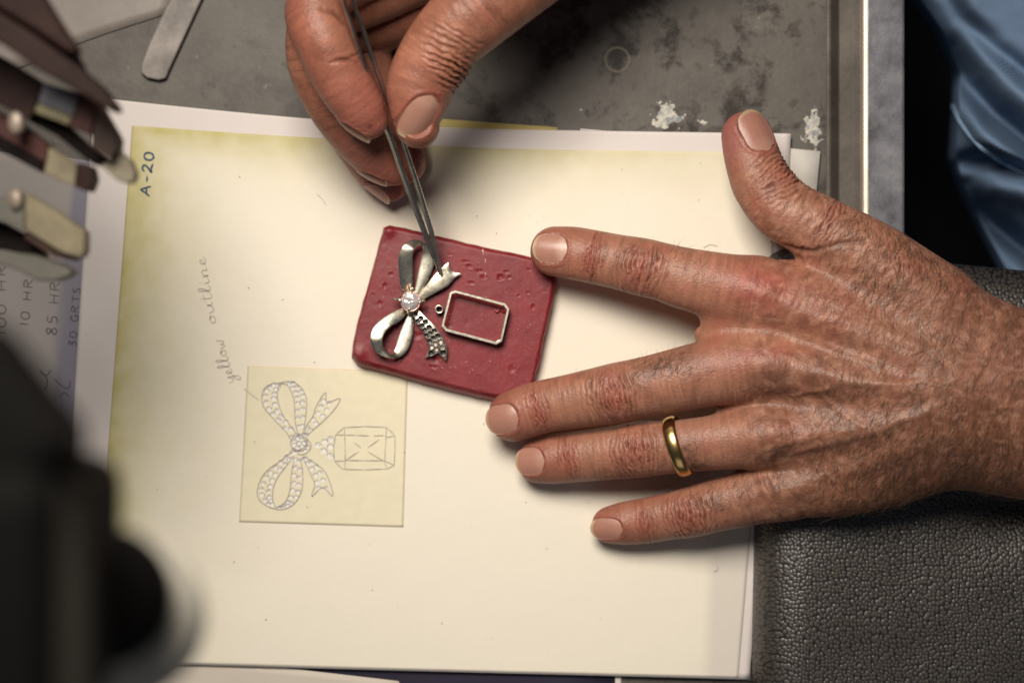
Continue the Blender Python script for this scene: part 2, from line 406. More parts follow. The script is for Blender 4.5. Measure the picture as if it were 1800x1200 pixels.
GL = {
 'y': (1.0, [[(0, 1), (.1, .35), (.4, .15), (.7, .5), (.8, 1), (.78, .2), (.65, -.7), (.3, -1.1), (.05, -.8), (.5, -.2), (1, .2)]]),
 'e': (.85, [[(0, .2), (.45, .5), (.55, .85), (.35, 1), (.15, .6), (.22, .12), (.5, 0), (.85, .3)]]),
 'l': (.7, [[(0, .2), (.4, 1.2), (.5, 2), (.32, 2.1), (.2, 1.2), (.22, .2), (.42, 0), (.7, .3)]]),
 'o': (.95, [[(.5, 1), (.15, .8), (.1, .3), (.4, 0), (.7, .3), (.7, .8), (.45, 1), (.6, .85), (.95, .9)]]),
 'w': (1.35, [[(0, .9), (.1, .2), (.35, 0), (.58, .6), (.62, .15), (.85, 0), (1.1, .5), (1.15, 1), (1.35, .9)]]),
 'u': (1.0, [[(0, .9), (.1, .2), (.35, 0), (.68, .5), (.75, 1), (.74, .2), (1, .08)]]),
 't': (.7, [[(.35, 2), (.25, .3), (.42, 0), (.7, .2)], [(0, 1.3), (.75, 1.4)]]),
 'i': (.6, [[(.1, 1), (.12, .2), (.3, 0), (.6, .25)], [(.22, 1.55), (.27, 1.6), (.24, 1.64)]]),
 'n': (.95, [[(0, 1), (.05, 0), (.1, .6), (.4, 1), (.6, .8), (.6, .1), (.95, .15)]]),
 'A': (1.1, [[(0, 0), (.3, 1.0), (.55, 2)], [(.55, 2), (.75, 1), (.95, -.1)], [(.15, .7), (.85, .8)]]),
 '-': (.9, [[(.1, .85), (.7, .9)]]),
 '2': (1.0, [[(.05, 1.5), (.3, 2), (.65, 1.8), (.55, 1.1), (.05, .15), (.35, .28), (.9, 0)]]),
 '0': (.95, [[(.45, 2), (.12, 1.5), (.1, .5), (.4, 0), (.72, .5), (.72, 1.5), (.45, 2)]]),
 '1': (.5, [[(.2, 2), (.22, 1), (.2, 0)]]),
 '8': (.95, [[(.7, 1.7), (.4, 2), (.1, 1.6), (.4, 1.1), (.7, .5), (.4, 0), (.08, .4), (.4, 1), (.7, 1.7)]]),
 '5': (.95, [[(.75, 2), (.2, 1.95)], [(.2, 1.95), (.15, 1.15), (.5, 1.2), (.7, .7), (.45, .05), (.05, .15)]]),
 '3': (.9, [[(.1, 1.8), (.5, 2), (.6, 1.5), (.25, 1.1), (.65, .7), (.5, .1), (.05, .1)]]),
 'H': (1.1, [[(.1, 2), (.1, 0)], [(.8, 2), (.75, 0)], [(.1, 1), (.78, 1.05)]]),
 'R': (1.05, [[(.1, 2), (.1, 0)], [(.05, 1.9), (.6, 1.95), (.7, 1.4), (.15, 1.05)], [(.3, 1.05), (.85, 0)]]),
 'G': (1.0, [[(.8, 1.7), (.5, 2), (.12, 1.3), (.2, .3), (.6, 0), (.8, .8), (.5, .85)]]),
 'T': (.9, [[(0, 1.95), (.85, 2)], [(.45, 1.95), (.4, 0)]]),
 'S': (.8, [[(.7, 1.8), (.4, 2), (.15, 1.5), (.6, .8), (.5, .1), (.05, .2)]]),
 ' ': (.7, [])}
def write(text, p0, p1, h):
    """text along the px baseline p0->p1, x-height h"""
    p0, p1 = np.array(p0, float), np.array(p1, float)
    W = sum(GL[c][0] for c in text)+.12*(len(text)-1); d = (p1-p0); Ld = np.linalg.norm(d); d /= Ld; k = Ld/W
    up = np.array([d[1], -d[0]]); out = []; x = 0
    for c in text:
        w, ls = GL[c]
        for l in ls: out.append([p0+d*(x+a)*k+up*b*h for a, b in l])
        x += w+.12
    return out
strokes('handwriting', write('A-20', (263, 345), (271, 266), 8.8), 3.3, .34, M_ink_blue, ps)
strokes('handwriting', write('yellow', (413, 670), (391, 594), 10.5)+write('outline', (380, 568), (360, 450), 10)
        + [[(428, 682), (440, 692), (456, 704)]], 1.5, .34, M_pencil, ps)
hz = lambda L: np.zeros(len(L))
strokes('handwriting', write('100 HR', (10, 590), (11, 462), 8)+write('10 HR', (50, 574), (59, 488), 8)+write('85 HR', (99, 590), (107, 492), 9)
        + write('30 GRTS', (133, 610), (142, 505), 6.5)
        + [[(72, 690), (82, 678), (80, 662), (70, 655)], [(68, 650), (80, 660), (90, 650)], [(94, 665), (108, 678), (120, 682), (124, 668)], [(104, 700), (112, 690), (122, 698)]],
        2.0, -1.95, M_ink_dark, hs, zf=hz)
# --- the pencil drawing of the bow (coordinates read off an enlargement)
Z8 = lambda L: [(400+x/3.75, 620+y/3.75) for x, y in L]
def jitter(L, a=1.0):
    L = np.array(L, float); return L+RNG.normal(size=L.shape)*a
O1 = [(425, 585), (385, 520), (300, 430), (240, 360), (225, 290), (245, 230), (290, 205), (345, 197), (400, 188), (450, 200), (495, 240), (520, 310), (517, 400), (505, 490), (490, 555)]
I1 = [(470, 550), (400, 460), (350, 380), (330, 300), (330, 245), (350, 205), (395, 213), (425, 270), (440, 330), (443, 440), (458, 510), (478, 555)]
TA = [(505, 545), (520, 480), (560, 420), (590, 340), (645, 260), (655, 325), (742, 300), (705, 370), (640, 440), (560, 510), (512, 555)]
O2 = [(430, 645), (350, 710), (265, 770), (215, 840), (195, 920), (220, 980), (290, 1020), (360, 1030), (430, 1000), (480, 930), (495, 850), (492, 760), (480, 690)]
I2 = [(440, 672), (390, 740), (330, 820), (300, 900), (300, 975), (325, 1018), (380, 980), (410, 900), (420, 800), (440, 690)]
TB = [(495, 690), (530, 760), (560, 830), (575, 870), (555, 945), (625, 885), (692, 942), (680, 870), (640, 780), (570, 720), (505, 685)]
def ribbon_circles(a, b, n, r, rows=2):
    A, B_ = catmull(a, n), catmull(b, n); out = []
    for i in range(n):
        for j in range(rows):
            t = (j+.5)/rows
            out.append((*(A[i]*(1-t)+B_[i]*t+RNG.normal(size=2)*2.0), r))
    return out
circ = []
circ += ribbon_circles([(410, 560), (300, 430), (235, 350), (235, 250), (290, 208)], [(465, 545), (400, 455), (345, 370), (332, 290), (345, 225)], 10, 17)
circ += ribbon_circles([(400, 205), (432, 270), (445, 340), (447, 440), (465, 545)], [(440, 205), (500, 250), (517, 320), (512, 420), (492, 545)], 9, 15)
circ += ribbon_circles([(510, 540), (545, 450), (590, 370), (615, 310)], [(520, 545), (580, 495), (650, 420), (690, 345)], 6, 16)
circ += ribbon_circles([(425, 650), (340, 720), (262, 775), (215, 850), (200, 930), (260, 1000)], [(440, 668), (395, 740), (335, 815), (302, 890), (300, 960), (305, 1005)], 11, 16)
circ += ribbon_circles([(340, 1020), (385, 985), (412, 900), (425, 800), (440, 700)], [(370, 1025), (440, 990), (480, 920), (492, 830), (482, 720)], 9, 15)
circ += ribbon_circles([(500, 700), (535, 760), (565, 830), (577, 900)], [(520, 695), (590, 740), (640, 800), (672, 890)], 6, 16)
circ += [(470+33*math.cos(a), 595+30*math.sin(a), 15) for a in np.linspace(0, 6.28, 8)[:-1]]+[(470, 598, 15)]
circ += [(520, 590, 14), (530, 620, 14), (515, 648, 14), (480, 658, 14)]
circ += [(598, 612, 21), (640, 590, 21), (680, 570, 20), (678, 622, 20), (634, 650, 21), (676, 682, 21)]
V = []; F = []
for (x, y, r) in circ:
    s = len(V); c = Z8([(x, y)])[0]; rr = r/3.75; zd_ = .355+.0023*((s//11) % 23)
    V.append(tuple(P(*c, zd_)))
    for a in range(10): V.append(tuple(P(c[0]+rr*math.cos(a*.628), c[1]+rr*math.sin(a*.628), zd_)))
    F += [(s, s+1+(a+1) % 10, s+1+a) for a in range(10)]
mk('gouache_dots', V, F, M_gouache, ps)
arcs = []
for (x, y, r) in circ:
    a0 = RNG.uniform(2.6, 3.4); ln = RNG.uniform(2.6, 3.6)
    arcs.append([(400+(x+r*math.cos(a))/3.75, 620+(y+r*math.sin(a))/3.75) for a in np.linspace(a0, a0+ln, 7)])
    if RNG.random() < .6: arcs.append([(400+(x+.35*r*math.cos(a))/3.75, 620+(y+.35*r*math.sin(a))/3.75) for a in np.linspace(a0+1, a0+3, 4)])
strokes('pencil_drawing', arcs, 1.25, .44, M_pencil_dark, ps)
lines = [Z8(L) for L in (O1, I1, TA, O2, I2, TB)]
k_ = [(470+56*math.cos(a), 595+52*math.sin(a)) for a in np.linspace(0, 6.28, 14)]
lines += [Z8(k_), Z8([(425, 620), (470, 640), (515, 605), (530, 560)]), Z8([(520, 560), (548, 600), (540, 640), (500, 668), (460, 665)])]
for L in ([(710, 540), (768, 490), (900, 484), (1045, 490), (1103, 540)], [(1103, 540), (1102, 640), (1098, 740)], [(1098, 740), (1047, 765), (900, 768), (760, 765), (705, 712)], [(705, 712), (700, 620), (710, 540)],
          [(770, 490), (774, 620), (775, 760)], [(1047, 490), (1040, 620), (1035, 715), (1050, 765)], [(775, 541), (850, 543), (935, 545)], [(960, 546), (1040, 543)], [(775, 706), (900, 708), (1035, 708)],
          [(712, 540), (772, 540)], [(1045, 555), (1103, 548)], [(705, 712), (772, 710)], [(1037, 712), (1098, 740)],
          [(835, 590), (880, 625)], [(925, 622), (1000, 570)], [(780, 705), (870, 645)], [(925, 650), (1035, 715)]):
    for a_, b_ in zip(L[:-1], L[1:]): lines.append(Z8(jitter([a_, b_], .8)))
strokes('pencil_drawing', lines, 1.05, .55, M_pencil_dark, ps)
# specks of dust and a few fibres on the paper
V = []; F = []
for k in range(70):
    x, y = RNG.uniform(240, 1290), RNG.uniform(270, 1170); r = RNG.uniform(.4, 1.3); s = len(V); z = .55
    for a in range(5): V.append(tuple(P(x+r*math.cos(a*1.257)*RNG.uniform(.6, 1.3), y+r*math.sin(a*1.257), z+float(pz([(x, y)])[0]))))
    F.append((s+4, s+3, s+2, s+1, s))
tag(mk('dust_specks', V, F, simple('dust', srgb(92, 78, 70), .8, var=(500, srgb(130, 112, 98), .2)), ps, smooth=False), kind='stuff')
for fl_ in ([(556, 340), (566, 350), (574, 361)], [(1236, 436), (1248, 430), (1262, 433)], [(1262, 995), (1260, 1002), (1254, 1004)]): strokes('fibre', [fl_], 1.0, .5, M_pencil, ps)

# ------------------------------------------------------------------ leather arm pad under the wrist
def leather():
    m, nt, b = new_mat('pebbled_black_leather')
    tc = N(nt, 'ShaderNodeTexCoord')
    dn = N(nt, 'ShaderNodeTexNoise'); dn.inputs['Scale'].default_value = 45; dn.inputs['Detail'].default_value = 1
    nt.links.new(tc.outputs['Object'], dn.inputs['Vector'])
    sc_ = N(nt, 'ShaderNodeVectorMath', operation='MULTIPLY_ADD'); sc_.inputs[1].default_value = (.004, .004, 0)
    nt.links.new(dn.outputs['Color'], sc_.inputs[0]); nt.links.new(tc.outputs['Object'], sc_.inputs[2])
    vo = N(nt, 'ShaderNodeTexVoronoi', feature='F1', voronoi_dimensions='2D'); vo.inputs['Scale'].default_value = 690; vo.inputs['Randomness'].default_value = .85
    nt.links.new(sc_.outputs[0], vo.inputs['Vector'])
    r = N(nt, 'ShaderNodeValToRGB'); e = r.color_ramp.elements; e[0].position = .22; e[1].position = .58
    e[0].color = (*srgb(62, 54, 46), 1); e[1].color = (*srgb(14, 10, 9), 1)
    nt.links.new(vo.outputs['Distance'], r.inputs['Fac']); nt.links.new(r.outputs['Color'], b.inputs['Base Color'])
    sq = N(nt, 'ShaderNodeMath', operation='POWER'); sq.inputs[1].default_value = 1.8; nt.links.new(vo.outputs['Distance'], sq.inputs[0])
    inv = N(nt, 'ShaderNodeMath', operation='MULTIPLY'); inv.inputs[1].default_value = -1; nt.links.new(sq.outputs[0], inv.inputs[0])
    bp = N(nt, 'ShaderNodeBump'); bp.inputs['Strength'].default_value = .75; bp.inputs['Distance'].default_value = .0005
    nt.links.new(inv.outputs[0], bp.inputs['Height']); nt.links.new(bp.outputs['Normal'], b.inputs['Normal'])
    b.inputs['Roughness'].default_value = .45; b.inputs['Specular IOR Level'].default_value = 1.0; b.inputs['Coat Weight'].default_value = .5; b.inputs['Coat Roughness'].default_value = .38
    return m
def leather_pad():
    x0, x1 = P(1316, 0, 2)[0], P(2050, 0, 2)[0]; y0, y1 = P(0, 1420, 2)[1], P(0, 428, 12)[1]
    nu, nv = 150, 150
    # rounded pillow: parameters crowd towards the border
    s = lambda n: .5-.5*np.cos(np.linspace(0, math.pi, n))
    U, V_ = np.meshgrid(s(nu), s(nv), indexing='ij')
    x = x0+(x1-x0)*U; y = y0+(y1-y0)*V_
    fx = (x-x0)/(x1-x0); yt = y1-15*fx; y = y0+(yt-y0)*V_; rc = 13.0
    gx = np.minimum(x-x0, x1-x); gy = np.minimum(y-y0, yt-y); ax_, ay_ = np.maximum(rc-gx, 0), np.maximum(rc-gy, 0)
    de = np.where((ax_ > 0) & (ay_ > 0), rc-np.hypot(ax_, ay_), np.minimum(gx, gy))
    x = x+(y-y0)/(y1-y0)*4.6*(1-fx)
    t = np.clip(de/20, 0, 1); z = -2.6+16.5*np.sqrt(np.clip(1-(1-t)**2, 0, 1))
    xy = np.c_[x.ravel(), y.ravel()]
    z = z.ravel()+1.0*fbm(np.c_[xy*.018, np.zeros(len(xy))])*np.clip(t.ravel()*2, 0, 1)
    # a dip and a soft fold below the wrist
    c = P(1790, 880, 12)[:2]; d = np.linalg.norm((xy-c)/np.array([26, 16]), axis=1); z -= 7*np.exp(-d*d)
    c = P(1430, 1010, 12)[:2]; d = np.linalg.norm((xy-c)/np.array([24, 34]), axis=1); z += 1.5*np.exp(-d*d)
    v = np.c_[xy, z]; n = len(v); lo = v.copy(); lo[:,2] = -2.75
    f = grid_faces(nu, nv)
    side = []
    idx = lambda i, j: i*nv+j
    for i in range(nu-1): side += [(idx(i, 0), idx(i+1, 0), n+idx(i+1, 0), n+idx(i, 0)), (idx(i+1, nv-1), idx(i, nv-1), n+idx(i, nv-1), n+idx(i+1, nv-1))]
    for j in range(nv-1): side += [(idx(0, j+1), idx(0, j), n+idx(0, j), n+idx(0, j+1)), (idx(nu-1, j), idx(nu-1, j+1), n+idx(nu-1, j+1), n+idx(nu-1, j))]
    return mk('arm_pad', np.vstack([v, lo]), np.vstack([f, f[:, ::-1]+n, np.array(side)]), leather())
tag(leather_pad(), 'black pebbled leather arm pad under the wrist in the lower right', 'arm pad')

# ------------------------------------------------------------------ tools and residue on the bench
M_grey = simple('grey_plastic_sheet', srgb(150, 140, 134), .5, bump=(200, .15, .0004), var=(30, srgb(128, 119, 112), .2))
q = coons([(-60, -160), (330, -160)], [(330, -160), (300, 22)], [(-60, 160), (140, 76), (300, 22)], [(-60, -160), (-60, 160)], 12, 12)
o = sheet('grey_sheet', q, 12, 12, -2.2, M_grey, None, thick=.6); tag(o, 'thin grey sheet lying on the bench in the upper left corner', 'plastic sheet')
def strip_tool():
    pl = [(316, -40), (372, -40), (296, 125), (291, 138), (278, 141), (258, 137), (247, 128), (248, 113), (262, 75)]
    top = PP(pl, 0.2); n = len(top); lo = top.copy(); lo[:,2] = -2.1
    v = np.vstack([top, lo]); f = [tuple(range(n))[::-1], tuple(range(n, 2*n))]+[(i, (i+1) % n, n+(i+1) % n, n+i) for i in range(n)]
    o = mk('metal_strip', v, f, simple('satin_steel_strip', srgb(150, 142, 136), .55, .15, var=(60, srgb(116, 110, 106), .15), bump=(300, .1, .0003)), smooth=False)
    b = o.modifiers.new('edge', 'BEVEL'); b.width = .0007; b.segments = 2
    return tag(o, 'flat round-ended metal strip lying on the bench at upper left', 'metal strip')
strip_tool()
def plaster(cx, cy, rx, ry, n, label):
    nu = nv = 64; u, w = np.meshgrid(np.linspace(-1.3, 1.3, nu), np.linspace(-1.3, 1.3, nv), indexing='ij'); u, w = u.ravel(), w.ravel()
    q = np.c_[cx+rx*u, cy+ry*w]; rr = np.hypot(u, w)
    f = .58+n*.012-rr*.55+.5*fbm(np.c_[q*.07, np.full(len(q), cx)], 2)+.2*noise(np.c_[q*.3, np.full(len(q), cx)])
    z = ZB-.25+np.clip(f, -.2, 1)*.9+.25*np.clip(f+.2, 0, 1)*noise(np.c_[q*.35, np.full(len(q), 3.)])
    f_ = grid_faces(nu, nv)[:, ::-1]; keep = (z[f_] > ZB-.12).any(1); f_ = f_[keep]; used = np.unique(f_); mp = np.full(len(q), -1); mp[used] = np.arange(len(used))
    o = mk('plaster_residue', PP(q, z)[used], mp[f_], M_pl, base=P(cx, cy, ZB))
    tag(o, label, 'plaster residue', kind='stuff')
M_pl = simple('plaster', srgb(218, 210, 194), .85, var=(300, srgb(136, 142, 148), .12), bump=(700, .5, .0005))
plaster(1172, 205, 27, 25, 12, 'crusted white plaster patch on the bench beside the top edge of the sheet')
plaster(1232, 216, 26, 9, -14, 'faint white crumbs between the plaster patch and the thumb')
plaster(1428, 228, 19, 38, 8, 'white plaster smear on the bench near the metal edge')
plaster(1022, 193, 9, 8, 2, 'tiny white crumb on the bench above the sheet')
# ------------------------------------------------------------------ red wax block
ZW = 8.0
def wax_mat():
    m, nt, b = new_mat('red_wax')
    tc = N(nt, 'ShaderNodeTexCoord')
    n = N(nt, 'ShaderNodeTexNoise'); n.inputs['Scale'].default_value = 55; n.inputs['Detail'].default_value = 7; n.inputs['Roughness'].default_value = .7
    nt.links.new(tc.outputs['Object'], n.inputs['Vector'])
    r = N(nt, 'ShaderNodeValToRGB'); e = r.color_ramp.elements; e[0].position = .32; e[1].position = .72
    e[0].color = (*srgb(112, 7, 20), 1); e[1].color = (*srgb(138, 36, 44), 1)
    nt.links.new(n.outputs['Fac'], r.inputs['Fac'])
    n2 = N(nt, 'ShaderNodeTexNoise'); n2.inputs['Scale'].default_value = 1500; n2.inputs['Detail'].default_value = 2
    nt.links.new(tc.outputs['Object'], n2.inputs['Vector'])
    r2 = N(nt, 'ShaderNodeValToRGB'); e = r2.color_ramp.elements; e[0].position = .62; e[1].position = .74; e[0].color = (0, 0, 0, 1); e[1].color = (.32, .32, .32, 1)
    nt.links.new(n2.outputs['Fac'], r2.inputs['Fac'])
    mx = N(nt, 'ShaderNodeMix', data_type='RGBA'); nt.links.new(r2.outputs['Color'], mx.inputs[0]); nt.links.new(r.outputs['Color'], mx.inputs[6]); mx.inputs[7].default_value = (*srgb(190, 120, 118), 1)
    nt.links.new(mx.outputs[2], b.inputs['Base Color'])
    b.inputs['Subsurface Weight'].default_value = .25; b.inputs['Subsurface Radius'].default_value = (1, .12, .1); b.inputs['Subsurface Scale'].default_value = .0012
    mr = N(nt, 'ShaderNodeMapRange'); mr.inputs['To Min'].default_value = .34; mr.inputs['To Max'].default_value = .62
    nt.links.new(n.outputs['Fac'], mr.inputs['Value']); nt.links.new(mr.outputs['Result'], b.inputs['Roughness'])
    bp = N(nt, 'ShaderNodeBump'); bp.inputs['Strength'].default_value = .2; bp.inputs['Distance'].default_value = .0003
    n3 = N(nt, 'ShaderNodeTexNoise'); n3.inputs['Scale'].default_value = 420; n3.inputs['Detail'].default_value = 5
    nt.links.new(tc.outputs['Object'], n3.inputs['Vector'])
    nt.links.new(n3.outputs['Fac'], bp.inputs['Height']); nt.links.new(bp.outputs['Normal'], b.inputs['Normal'])
    return m
PITS = [(a_, b_, .72*c_, d_) for a_, b_, c_, d_ in [(686, 482, 4, .7), (850, 487, 6, 1.0), (880, 487, 7, .8), (895, 488, 4, .5), (824, 468, 6, .9), (818, 460, 5, .6), (792, 447, 4, .5), (912, 520, 4, .6), (936, 538, 4.5, .9), (928, 515, 3, .5),
        (676, 503, 6, .5), (668, 534, 6, .4), (655, 517, 3, .6), (930, 474, 3, .5), (767, 632, 8, .5), (760, 645, 5, .8), (790, 572, 4, .6), (822, 568, 4, .5), (828, 497, 5, .7), (735, 590, 8, .4), (900, 648, 10, .3), (786, 564, 3, .5), (842, 476, 5, .6), (890, 478, 4, .6)]]
def wax_block():
    top = [(677, 400), (684, 398), (694, 399), (772, 417), (860, 438), (934, 454), (979, 479)]
    right = [(979, 479), (967, 540), (938, 668), (932, 676)]
    bot = [(621, 622), (633, 634), (670, 644), (760, 669), (866, 694), (900, 690), (932, 676)]
    left = [(677, 400), (654, 486), (629, 576), (621, 622)]
    nu, nv = 150, 130
    q = coons(top, right, bot, left, nu, nv)
    U, V_ = np.meshgrid(np.linspace(0, 1, nu), np.linspace(0, 1, nv), indexing='ij'); U, V_ = U.ravel(), V_.ravel()
    de = 1.6*np.minimum(np.minimum(U, 1-U)*76, np.minimum(V_, 1-V_)*56)     # mm from the border, roughly
    z = ZW-1.0*np.exp(-(de/1.1)**2)*(.8+.6*noise(np.c_[q*.06, np.zeros(len(q))]))+.09*fbm(np.c_[q*.03, np.zeros(len(q))])+.03*fbm(np.c_[q*.13, np.zeros(len(q))])
    corner = np.linalg.norm(q-np.array([684, 405]), axis=1); z += .7*np.exp(-(corner/10)**2)
    corner = np.linalg.norm(q-np.array([631, 622]), axis=1); z += .7*np.exp(-(corner/12)**2)
    for (x, y, r, d) in PITS:
        dd = np.linalg.norm(q-np.array([x, y]), axis=1)/r
        dd = dd*(1+.9*noise(np.c_[q*.2, np.full(len(q), x)]))
        z += -.9*d*np.exp(-dd**2)+.4*d*np.exp(-((dd-1.15)/.35)**2)
    q = q+np.c_[noise(np.c_[q*.05, np.zeros(len(q))]), noise(np.c_[q*.05, np.full(len(q), 7.)])]*1.6*np.exp(-(de/2)**2)[:,None]
    v = PP(q, z)
    # skirt: the sides lean outwards towards the paper
    idx = lambda i, j: i*nv+j
    ring = [idx(i, 0) for i in range(nu)]+[idx(nu-1, j) for j in range(1, nv)]+[idx(i, nv-1) for i in range(nu-2, -1, -1)]+[idx(0, j) for j in range(nv-2, 0, -1)]
    c = v.mean(0); V = [v]; rows = [np.array(ring)]; n0 = len(v)
    rv = v[ring]; tng = np.roll(rv, -1, 0)-np.roll(rv, 1, 0); nn = np.c_[tng[:,1], -tng[:,0]]; nn /= np.linalg.norm(nn, axis=1)[:,None]+1e-9
    sgn = np.sign(((rv-c)[:,:2]*nn).sum(1).mean()); nn *= sgn
    out = .7+2.0*np.clip(-nn[:,1], 0, 1)**2+.6*np.clip(-nn[:,0], 0, 1)
    for kz, ko in ((.86, .25), (.55, .55), (.12, .95), (.02, .9)):
        p = rv.copy(); p[:,:2] += nn*(out*ko)[:,None]; p[:,2] = ZW*kz+.4*noise(np.c_[rv[:,:2]*.2, np.full(len(rv), kz*9)])*(kz > .2); p[:,2] = np.maximum(p[:,2], .5)
        rows.append(np.arange(len(rv))+n0+sum(len(a) for a in V[1:])); V.append(p)
    F = [tuple(x) for x in grid_faces(nu, nv)[:, ::-1]]; m = len(ring)
    for a, b in zip(rows[:-1], rows[1:]):
        F += [(a[i], a[(i+1) % m], b[(i+1) % m], b[i]) for i in range(m)]
    o = mk('wax_block', np.vstack(V), F, wax_mat())
    return tag(o, 'dark red wax block holding the silver bow and bezel parts', 'wax block'), q, z
wax, WQ, WZ = wax_block()
# filings sparkling in the wax, and small curls of wax
def filings():
    V = []; F = []
    A, B_, C_, D_ = np.array([680, 402.]), np.array([976, 480.]), np.array([930, 672.]), np.array([624, 626.])
    for k in range(900):
        u, v = RNG.random(2); u = u**.75; v = v**.75
        p = (1-u)*(1-v)*A+u*(1-v)*B_+u*v*C_+(1-u)*v*D_
        r = abs(RNG.normal(0, .08))+.07
        c = P(*p, ZW+.12); s = len(V); a = RNG.uniform(0, 6.28); t = RNG.normal(size=3)*r*.8
        V += [tuple(c+np.array([r*math.cos(a), r*math.sin(a), t[0]])), tuple(c+np.array([r*math.cos(a+2.1), r*math.sin(a+2.1), t[1]])), tuple(c+np.array([r*math.cos(a+4.2), r*math.sin(a+4.2), t[2]])), tuple(c+np.array([0, 0, r]))]
        F += [(s, s+1, s+3), (s+1, s+2, s+3), (s+2, s, s+3)]
    for (x, y, a, L) in ((849, 443, 1.45, 9), (853, 459, 1.7, 7), (853, 483, 1.75, 7), (700, 470, .4, 5)):
        c = P(x, y, ZW+.3); d = np.array([math.cos(a), -math.sin(a), 0])*R(L)*.5; w = np.array([d[1], -d[0], 0])*.12; s = len(V)
        V += [tuple(c-d-w), tuple(c-d+w), tuple(c+d+w), tuple(c+d-w), tuple(c+[0, 0, .15])]
        F += [(s, s+1, s+4), (s+1, s+2, s+4), (s+2, s+3, s+4), (s+3, s, s+4)]
    return tag(mk('metal_filings', V, F, simple('filings', srgb(236, 190, 186), .4, .2, var=(900, srgb(246, 226, 220), .2)), wax, smooth=False), kind='stuff')
filings()
M_wax2 = simple('wax_crumb', srgb(160, 28, 40), .35, bump=(500, .3, .0004), var=(200, srgb(130, 20, 30), .2))
def wax_crumb(x, y, pts):
    L = PP(catmull(pts, 14), ZW+.5); V = []; 
    d = np.gradient(L, axis=0); d /= np.linalg.norm(d, axis=1)[:,None]; m = 6
    for i, p in enumerate(L):
        r = .42*math.sin(math.pi*(i+.6)/(len(L)+.2))+.12; s = np.array([-d[i,1], d[i,0], 0])
        for a in range(m): V.append(p+s*r*math.cos(a*6.283/m)+np.array([0, 0, r*math.sin(a*6.283/m)]))
    F = grid_faces(len(L), m).tolist()+[(i*m+m-1, i*m, (i+1)*m, (i+1)*m+m-1) for i in range(len(L)-1)]+[tuple(range(m)), tuple(range((len(L)-1)*m, len(L)*m))[::-1]]
    return mk('wax_crumb', V, F, M_wax2)
tag(wax_crumb(874, 543, [(868, 541), (872, 547), (876, 547), (880, 541)]), 'v-shaped curl of red wax inside the silver bezel frame', 'wax crumb')
tag(wax_crumb(884, 548, [(880, 546), (884, 547), (888, 551)]), 'small lump of red wax in the upper right corner of the bezel frame', 'wax crumb')

# ------------------------------------------------------------------ jewellery
def silver(name, c1, c2, rough, scale=55):
    m, nt, b = new_mat(name)
    tc = N(nt, 'ShaderNodeTexCoord')
    n = N(nt, 'ShaderNodeTexNoise'); n.inputs['Scale'].default_value = scale*4; n.inputs['Detail'].default_value = 8; n.inputs['Roughness'].default_value = .72
    nt.links.new(tc.outputs['Object'], n.inputs['Vector'])
    r = N(nt, 'ShaderNodeValToRGB'); e = r.color_ramp.elements; e[0].position = .36; e[1].position = .58; e[0].color = (*c2, 1); e[1].color = (*c1, 1)
    nt.links.new(n.outputs['Fac'], r.inputs['Fac']); nt.links.new(r.outputs['Color'], b.inputs['Base Color'])
    b.inputs['Metallic'].default_value = 1
    mr = N(nt, 'ShaderNodeMapRange'); mr.inputs['From Min'].default_value = .3; mr.inputs['From Max'].default_value = .65; mr.inputs['To Min'].default_value = rough*1.9; mr.inputs['To Max'].default_value = rough
    nt.links.new(n.outputs['Fac'], mr.inputs['Value']); nt.links.new(mr.outputs['Result'], b.inputs['Roughness'])
    n2 = N(nt, 'ShaderNodeTexNoise'); n2.inputs['Scale'].default_value = 700; n2.inputs['Detail'].default_value = 4
    nt.links.new(tc.outputs['Object'], n2.inputs['Vector'])
    bp = N(nt, 'ShaderNodeBump'); bp.inputs['Strength'].default_value = .12; bp.inputs['Distance'].default_value = .0003
    nt.links.new(n2.outputs['Fac'], bp.inputs['Height']); nt.links.new(bp.outputs['Normal'], b.inputs['Normal'])
    return m
M_silver = silver('tarnished_silver', srgb(242, 236, 218), srgb(140, 132, 116), .26)
M_silver2 = silver('clean_silver', srgb(236, 230, 214), srgb(178, 170, 154), .22)
Z6 = lambda L: np.array([(640+x/4.8, 400+y/4.8) for x, y in L], float)
bow = thing('bow_brooch', 'silver bow with ribbon loops and a round stone on the red wax block', 'brooch', P(721, 530, ZW))
